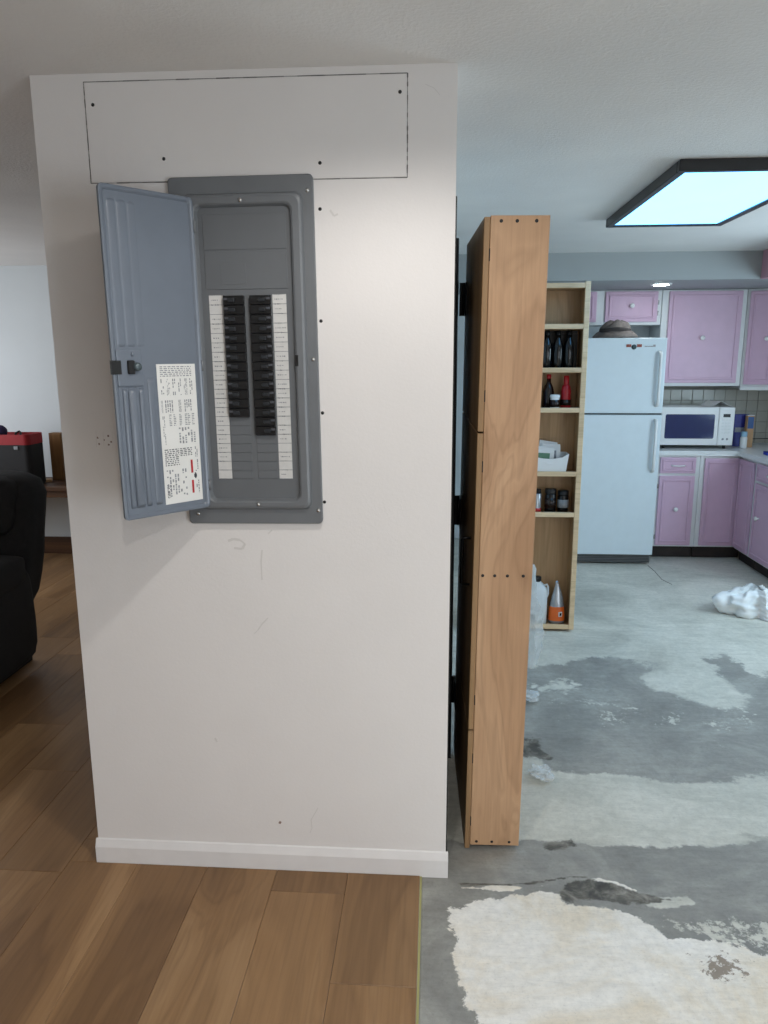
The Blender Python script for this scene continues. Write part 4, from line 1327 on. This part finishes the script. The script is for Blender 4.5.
carton('food_box', 'deep blue food box standing behind the white bottle', 'box', 735, 749.5, 415, 6.62, M_blueprint, (0.45, 0.6, M_ink))
carton('food_carton', 'tan carton with blue top beside the blue food box', 'carton', 748, 755, 416, 6.54, M_tan, (0.6, 0.97, M_bluepl))
q = ony(741.5, 446, 6.47)
bottle('spray_can', 'small white bottle with pale blue cap right of the microwave', 'bottle', q.x + 0.012, 6.47, CTOP + 0.0005, [(0.026, 0), (0.028, 0.003), (0.028, 0.09), (0.022, 0.102)], M_white, (0.025, 0.10, 0.142), mat('pale_blue_cap', rgb(150, 190, 214), 0.4))
q = onz(768, 455, CTOP)
t = thing('dish_sponge', 'blue sponge lying on the worktop at the right edge', 'sponge', (q.x + 0.03, q.y, CTOP + 0.0005))
obj('foam', bbox(-0.055, 0.055, -0.035, 0.035, 0, 0.02, 0.006), mat('royal_blue_foam', rgb(36, 62, 170), 0.8), t)
obj('scouring_pad', bbox(-0.055, 0.055, -0.035, 0.035, 0.0202, 0.027, 0.002), mat('navy_scouring_pad', rgb(26, 40, 120), 0.95), t)
bm = bmesh.new()
tube(bm, [(2.76, 6.80, CTOP + 0.05), (2.86, 6.82, CTOP + 0.045), (2.98, 6.83, CTOP + 0.048), (3.10, 6.84, CTOP + 0.05), (3.2, 6.85, CTOP + 0.06)], 0.004, 6)
tube(bm, [(2.76, 6.80, CTOP + 0.05), (2.74, 6.79, CTOP + 0.02), (2.72, 6.76, CTOP + 0.0046)], 0.004, 6)
o = obj('power_cord', bm, M_black, None); tag(o, 'black power cord running along the tiled backsplash', 'cord')

# ------------------------------------------------------------------ ceiling lamps
t = thing('ceiling_light', 'large rectangular fluorescent ceiling light with black frame', 'ceiling light', (1.270, 3.83, ZC))
hx, hy, wv = 0.315, 0.640, 0.034
for i, (x0, x1, y0, y1) in enumerate(((-hx, hx, -hy, -hy + wv), (-hx, hx, hy - wv, hy), (-hx, -hx + wv, -hy + wv, hy - wv), (hx - wv, hx, -hy + wv, hy - wv))):
    obj('frame_rail', bbox(x0, x1, y0, y1, -0.045, -0.0003, 0.003, 1), M_lampframe, t)
bm = bmesh.new(); box(bm, -hx + wv, hx - wv, -hy + wv, hy - wv, -0.036, -0.030); obj('diffuser', bm, M_diff, t)
t = thing('puck_light', 'small round lit lamp under the kitchen soffit', 'ceiling light', (1.744, 6.08, 2.242))
bm = bmesh.new(); lathe(bm, [(0.0, -0.012), (0.055, -0.012), (0.058, -0.006), (0.058, -0.0003)], seg=24); obj('lens', bm, M_puck, t)
bm = bmesh.new(); lathe(bm, [(0.059, -0.0003), (0.059, -0.010), (0.078, -0.008), (0.082, -0.0003)], seg=24); obj('trim_ring', bm, M_white, t)

for i, (x, y, lab) in enumerate(((-0.08, 1.42, 'round ceiling downlight nearest the white partition wall'), (0.15, -0.2, 'round ceiling downlight above the viewer'), (0.15, -1.8, 'round ceiling downlight added for fill furthest behind the viewer'), (1.7, -0.2, 'round ceiling downlight added for fill to the right of the viewer'))):  # the last two are unseen lamps added for general fill
    t = thing('downlight', lab, 'ceiling light', (x, y, ZC), 0, 'recessed downlights in the near room')
    bm = bmesh.new(); lathe(bm, [(0.0, -0.004), (0.055, -0.004), (0.056, -0.0003)], seg=20); obj('lens', bm, M_lens, t)
    bm = bmesh.new(); lathe(bm, [(0.057, -0.0003), (0.057, -0.010), (0.085, -0.006), (0.088, -0.0003)], seg=24); obj('trim_ring', bm, M_white, t)
    d = bpy.data.lights.new('bulb', 'SPOT'); d.energy = DOWNLIGHT_W * (0.68, 1.15, 1.2, 0.9)[i]; d.color = (1.0, 0.96, 0.92); d.spot_size = math.radians(160); d.spot_blend = 0.55; d.shadow_soft_size = 0.035
    o = bpy.data.objects.new('bulb', d); C.objects.link(o); o.parent = t; o.location = (0, 0, -0.045)

# ------------------------------------------------------------------ white bag heap on the kitchen floor
q = onz(750, 622)
bm = bmesh.new(); bmesh.ops.create_icosphere(bm, subdivisions=5, radius=1.0)
for v in bm.verts:
    p = v.co.copy()
    n = noise.noise(p * 1.6 + Vector((4, 1, 2))) * 0.35 + abs(noise.noise(p * 3.3 + Vector((1, 7, 3)))) * -0.28 + noise.noise(p * 8) * 0.06
    s = 1 + n
    x, y, z = p.x * s, p.y * s, p.z * s
    lobe = 1.0 if x < 0.15 else 0.72
    v.co = Vector((x * 0.24 + 0.02, y * 0.15 + 0.06 * (x < 0), max(z, -0.25) * 0.16 * lobe))
zm = min(v.co.z for v in bm.verts)
for v in bm.verts:
    v.co.z -= zm
o = obj('plastic_bag', bm, M_bag, None, (q.x + 0.08, q.y + 0.14, 0.0002), smooth=True)
tag(o, 'crumpled white plastic bag lying on the kitchen floor', 'plastic bag')

# ------------------------------------------------------------------ living room on the left
# recliner
t = thing('recliner', 'dark charcoal recliner armchair cut off by the left edge', 'armchair', (-2.62, 3.50, 0.0))


def cushion(name, x0, x1, y0, y1, z0, z1, par, m, w=0.05, puff=0.0, shear=None):
    bm = bmesh.new(); box(bm, x0, x1, y0, y1, z0, z1)
    bmesh.ops.subdivide_edges(bm, edges=bm.edges[:], cuts=6, use_grid_fill=True)
    c = Vector(((x0 + x1) / 2, (y0 + y1) / 2, (z0 + z1) / 2)); h = Vector(((x1 - x0) / 2, (y1 - y0) / 2, (z1 - z0) / 2))
    for v in bm.verts:
        d = v.co - c
        q_ = Vector((d.x / h.x, d.y / h.y, d.z / h.z))
        # squircle rounding
        L = (abs(q_.x) ** 6 + abs(q_.y) ** 6 + abs(q_.z) ** 6) ** (1 / 6)
        q_ = q_ / max(L, 1e-6) * max(abs(q_.x), abs(q_.y), abs(q_.z))
        v.co = c + Vector((q_.x * h.x, q_.y * h.y, q_.z * h.z)) + noise.noise_vector(v.co * 4) * puff
        if shear:
            v.co.y += shear * max(0, v.co.z - z0)
    return obj(name, bm, m, par, smooth=True)


obj('base', bbox(-0.38, 0.36, -0.40, 0.32, 0.0, 0.07, 0.01), M_blackfabric, t)
cushion('side_body', 0.30, 0.455, -0.50, 0.27, 0.055, 0.60, t, M_sofa, puff=0.008)
cushion('side_body', -0.455, -0.30, -0.50, 0.27, 0.055, 0.60, t, M_sofa, puff=0.008)
cushion('armrest', 0.25, 0.465, -0.50, 0.22, 0.50, 0.66, t, M_sofa, puff=0.01)
cushion('armrest', -0.465, -0.25, -0.50, 0.22, 0.50, 0.66, t, M_sofa, puff=0.01)
cushion('seat_cushion', -0.31, 0.31, -0.52, 0.15, 0.20, 0.50, t, M_sofa, puff=0.012)
cushion('footrest', -0.31, 0.31, -0.56, -0.46, 0.08, 0.42, t, M_sofa, puff=0.008)
cushion('backrest', -0.40, 0.435, 0.10, 0.36, 0.30, 1.06, t, M_sofa, puff=0.014, shear=0.33)
cushion('headrest', -0.34, 0.36, 0.20, 0.36, 0.74, 1.05, t, M_sofa, puff=0.014, shear=0.30)
# side table / bench along the far wall
t = thing('console_table', 'dark brown wooden table against the far living room wall', 'table', (-3.55, 5.86, 0.0))
obj('table_top', bbox(-0.95, 0.85, -0.24, 0.26, 0.655, 0.69, 0.004), M_darkwood, t)
obj('apron', bbox(-0.88, 0.78, -0.22, -0.20, 0.60, 0.6545, 0.002), M_darkwood, t)
for sx_ in (-0.88, 0.78):
    for sy_ in (-0.215, 0.235):
        obj('leg', bbox(sx_ - 0.025, sx_ + 0.025, sy_ - 0.018, sy_ + 0.018, 0.0065, 0.6, 0.003), M_darkwood, t)
ZT = 0.6905
q0, q1 = ony(49, 433, 5.96), ony(64.5, 433, 6.04)
t = thing('wooden_box', 'upright narrow brown wooden box on the living room table', 'box', ((q0.x + q1.x) / 2, 5.96, ZT))
hw = (q1.x - q0.x) / 2 + 0.006
obj('body', bbox(-hw, hw, 0, 0.08, 0, q0.z - ZT, 0.003), M_midwood, t)
obj('front_panel', bbox(-hw * 0.9, hw * 0.9, -0.004, 0.0008, 0.012, q0.z - ZT - 0.012, 0.0015), M_midwood, t)
bm = bbox(-0.05, 0.05, -0.045, 0.04, 0, 0.022, 0.006); o = obj('folded_cloth', bm, M_tan, None, (ony(46, 476, 5.88).x, 5.87, ZT + 0.0002), (0, 0, 0.5)); tag(o, 'small folded tan cloth lying before the wooden box', 'cloth')
# tool bag
qa, qb = ony(-25, 432, 5.60), ony(43.5, 432, 5.82)
t = thing('tool_bag', 'black open tool bag with red top edge on the table', 'bag', ((qa.x + qb.x) / 2, 5.70, ZT))
hw = (qb.x - qa.x) / 2; hb = qb.z - ZT


def bagloop(hx_, hy_, z, sag=0.0):
    pts = rrect(-hx_, hx_, -hy_, hy_, 0.04, 5)
    return [(x, y, z - sag * (1 - (x / hx_) ** 2)) for x, y in pts]


bm = bmesh.new(); loft(bm, [bagloop(hw * 0.97, 0.11, 0), bagloop(hw, 0.12, 0.02), bagloop(hw * 1.0, 0.12, hb - 0.075), bagloop(hw * 0.95, 0.10, hb - 0.09)], True, True); obj('bag_body', bm, M_blackfabric, t)
bm = bmesh.new(); loft(bm, [bagloop(hw * 1.005, 0.123, hb - 0.08), bagloop(hw * 1.0, 0.122, hb), bagloop(hw * 0.975, 0.112, hb), bagloop(hw * 0.975, 0.112, hb - 0.075)], False, False); obj('red_rim', bm, M_redfabric, t)
bm = bmesh.new(); tube(bm, [(hw * 0.42, -0.10, hb - 0.03), (hw * 0.45, -0.07, hb + 0.012), (hw * 0.52, -0.05, hb + 0.022), (hw * 0.6, -0.06, hb + 0.010), (hw * 0.63, -0.10, hb - 0.03)], 0.008, 8); obj('strap', bm, M_blackfabric, t)
obj('pull_tab', bbox(hw * 0.45, hw * 0.6, -0.1265, -0.1215, hb - 0.115, hb - 0.09, 0.001), M_silver, t)
bm = bmesh.new(); bmesh.ops.create_icosphere(bm, subdivisions=3, radius=0.055)
for v in bm.verts:
    v.co *= 1 + 0.12 * noise.noise(v.co * 25)
qc = ony(-3, 430, 5.66)
o = obj('cloth_bundle', bm, M_purple, None, (qc.x, 5.70, ZT + hb + 0.012), smooth=True); tag(o, 'rounded dark purple cloth bundle in the black tool bag', 'cloth')
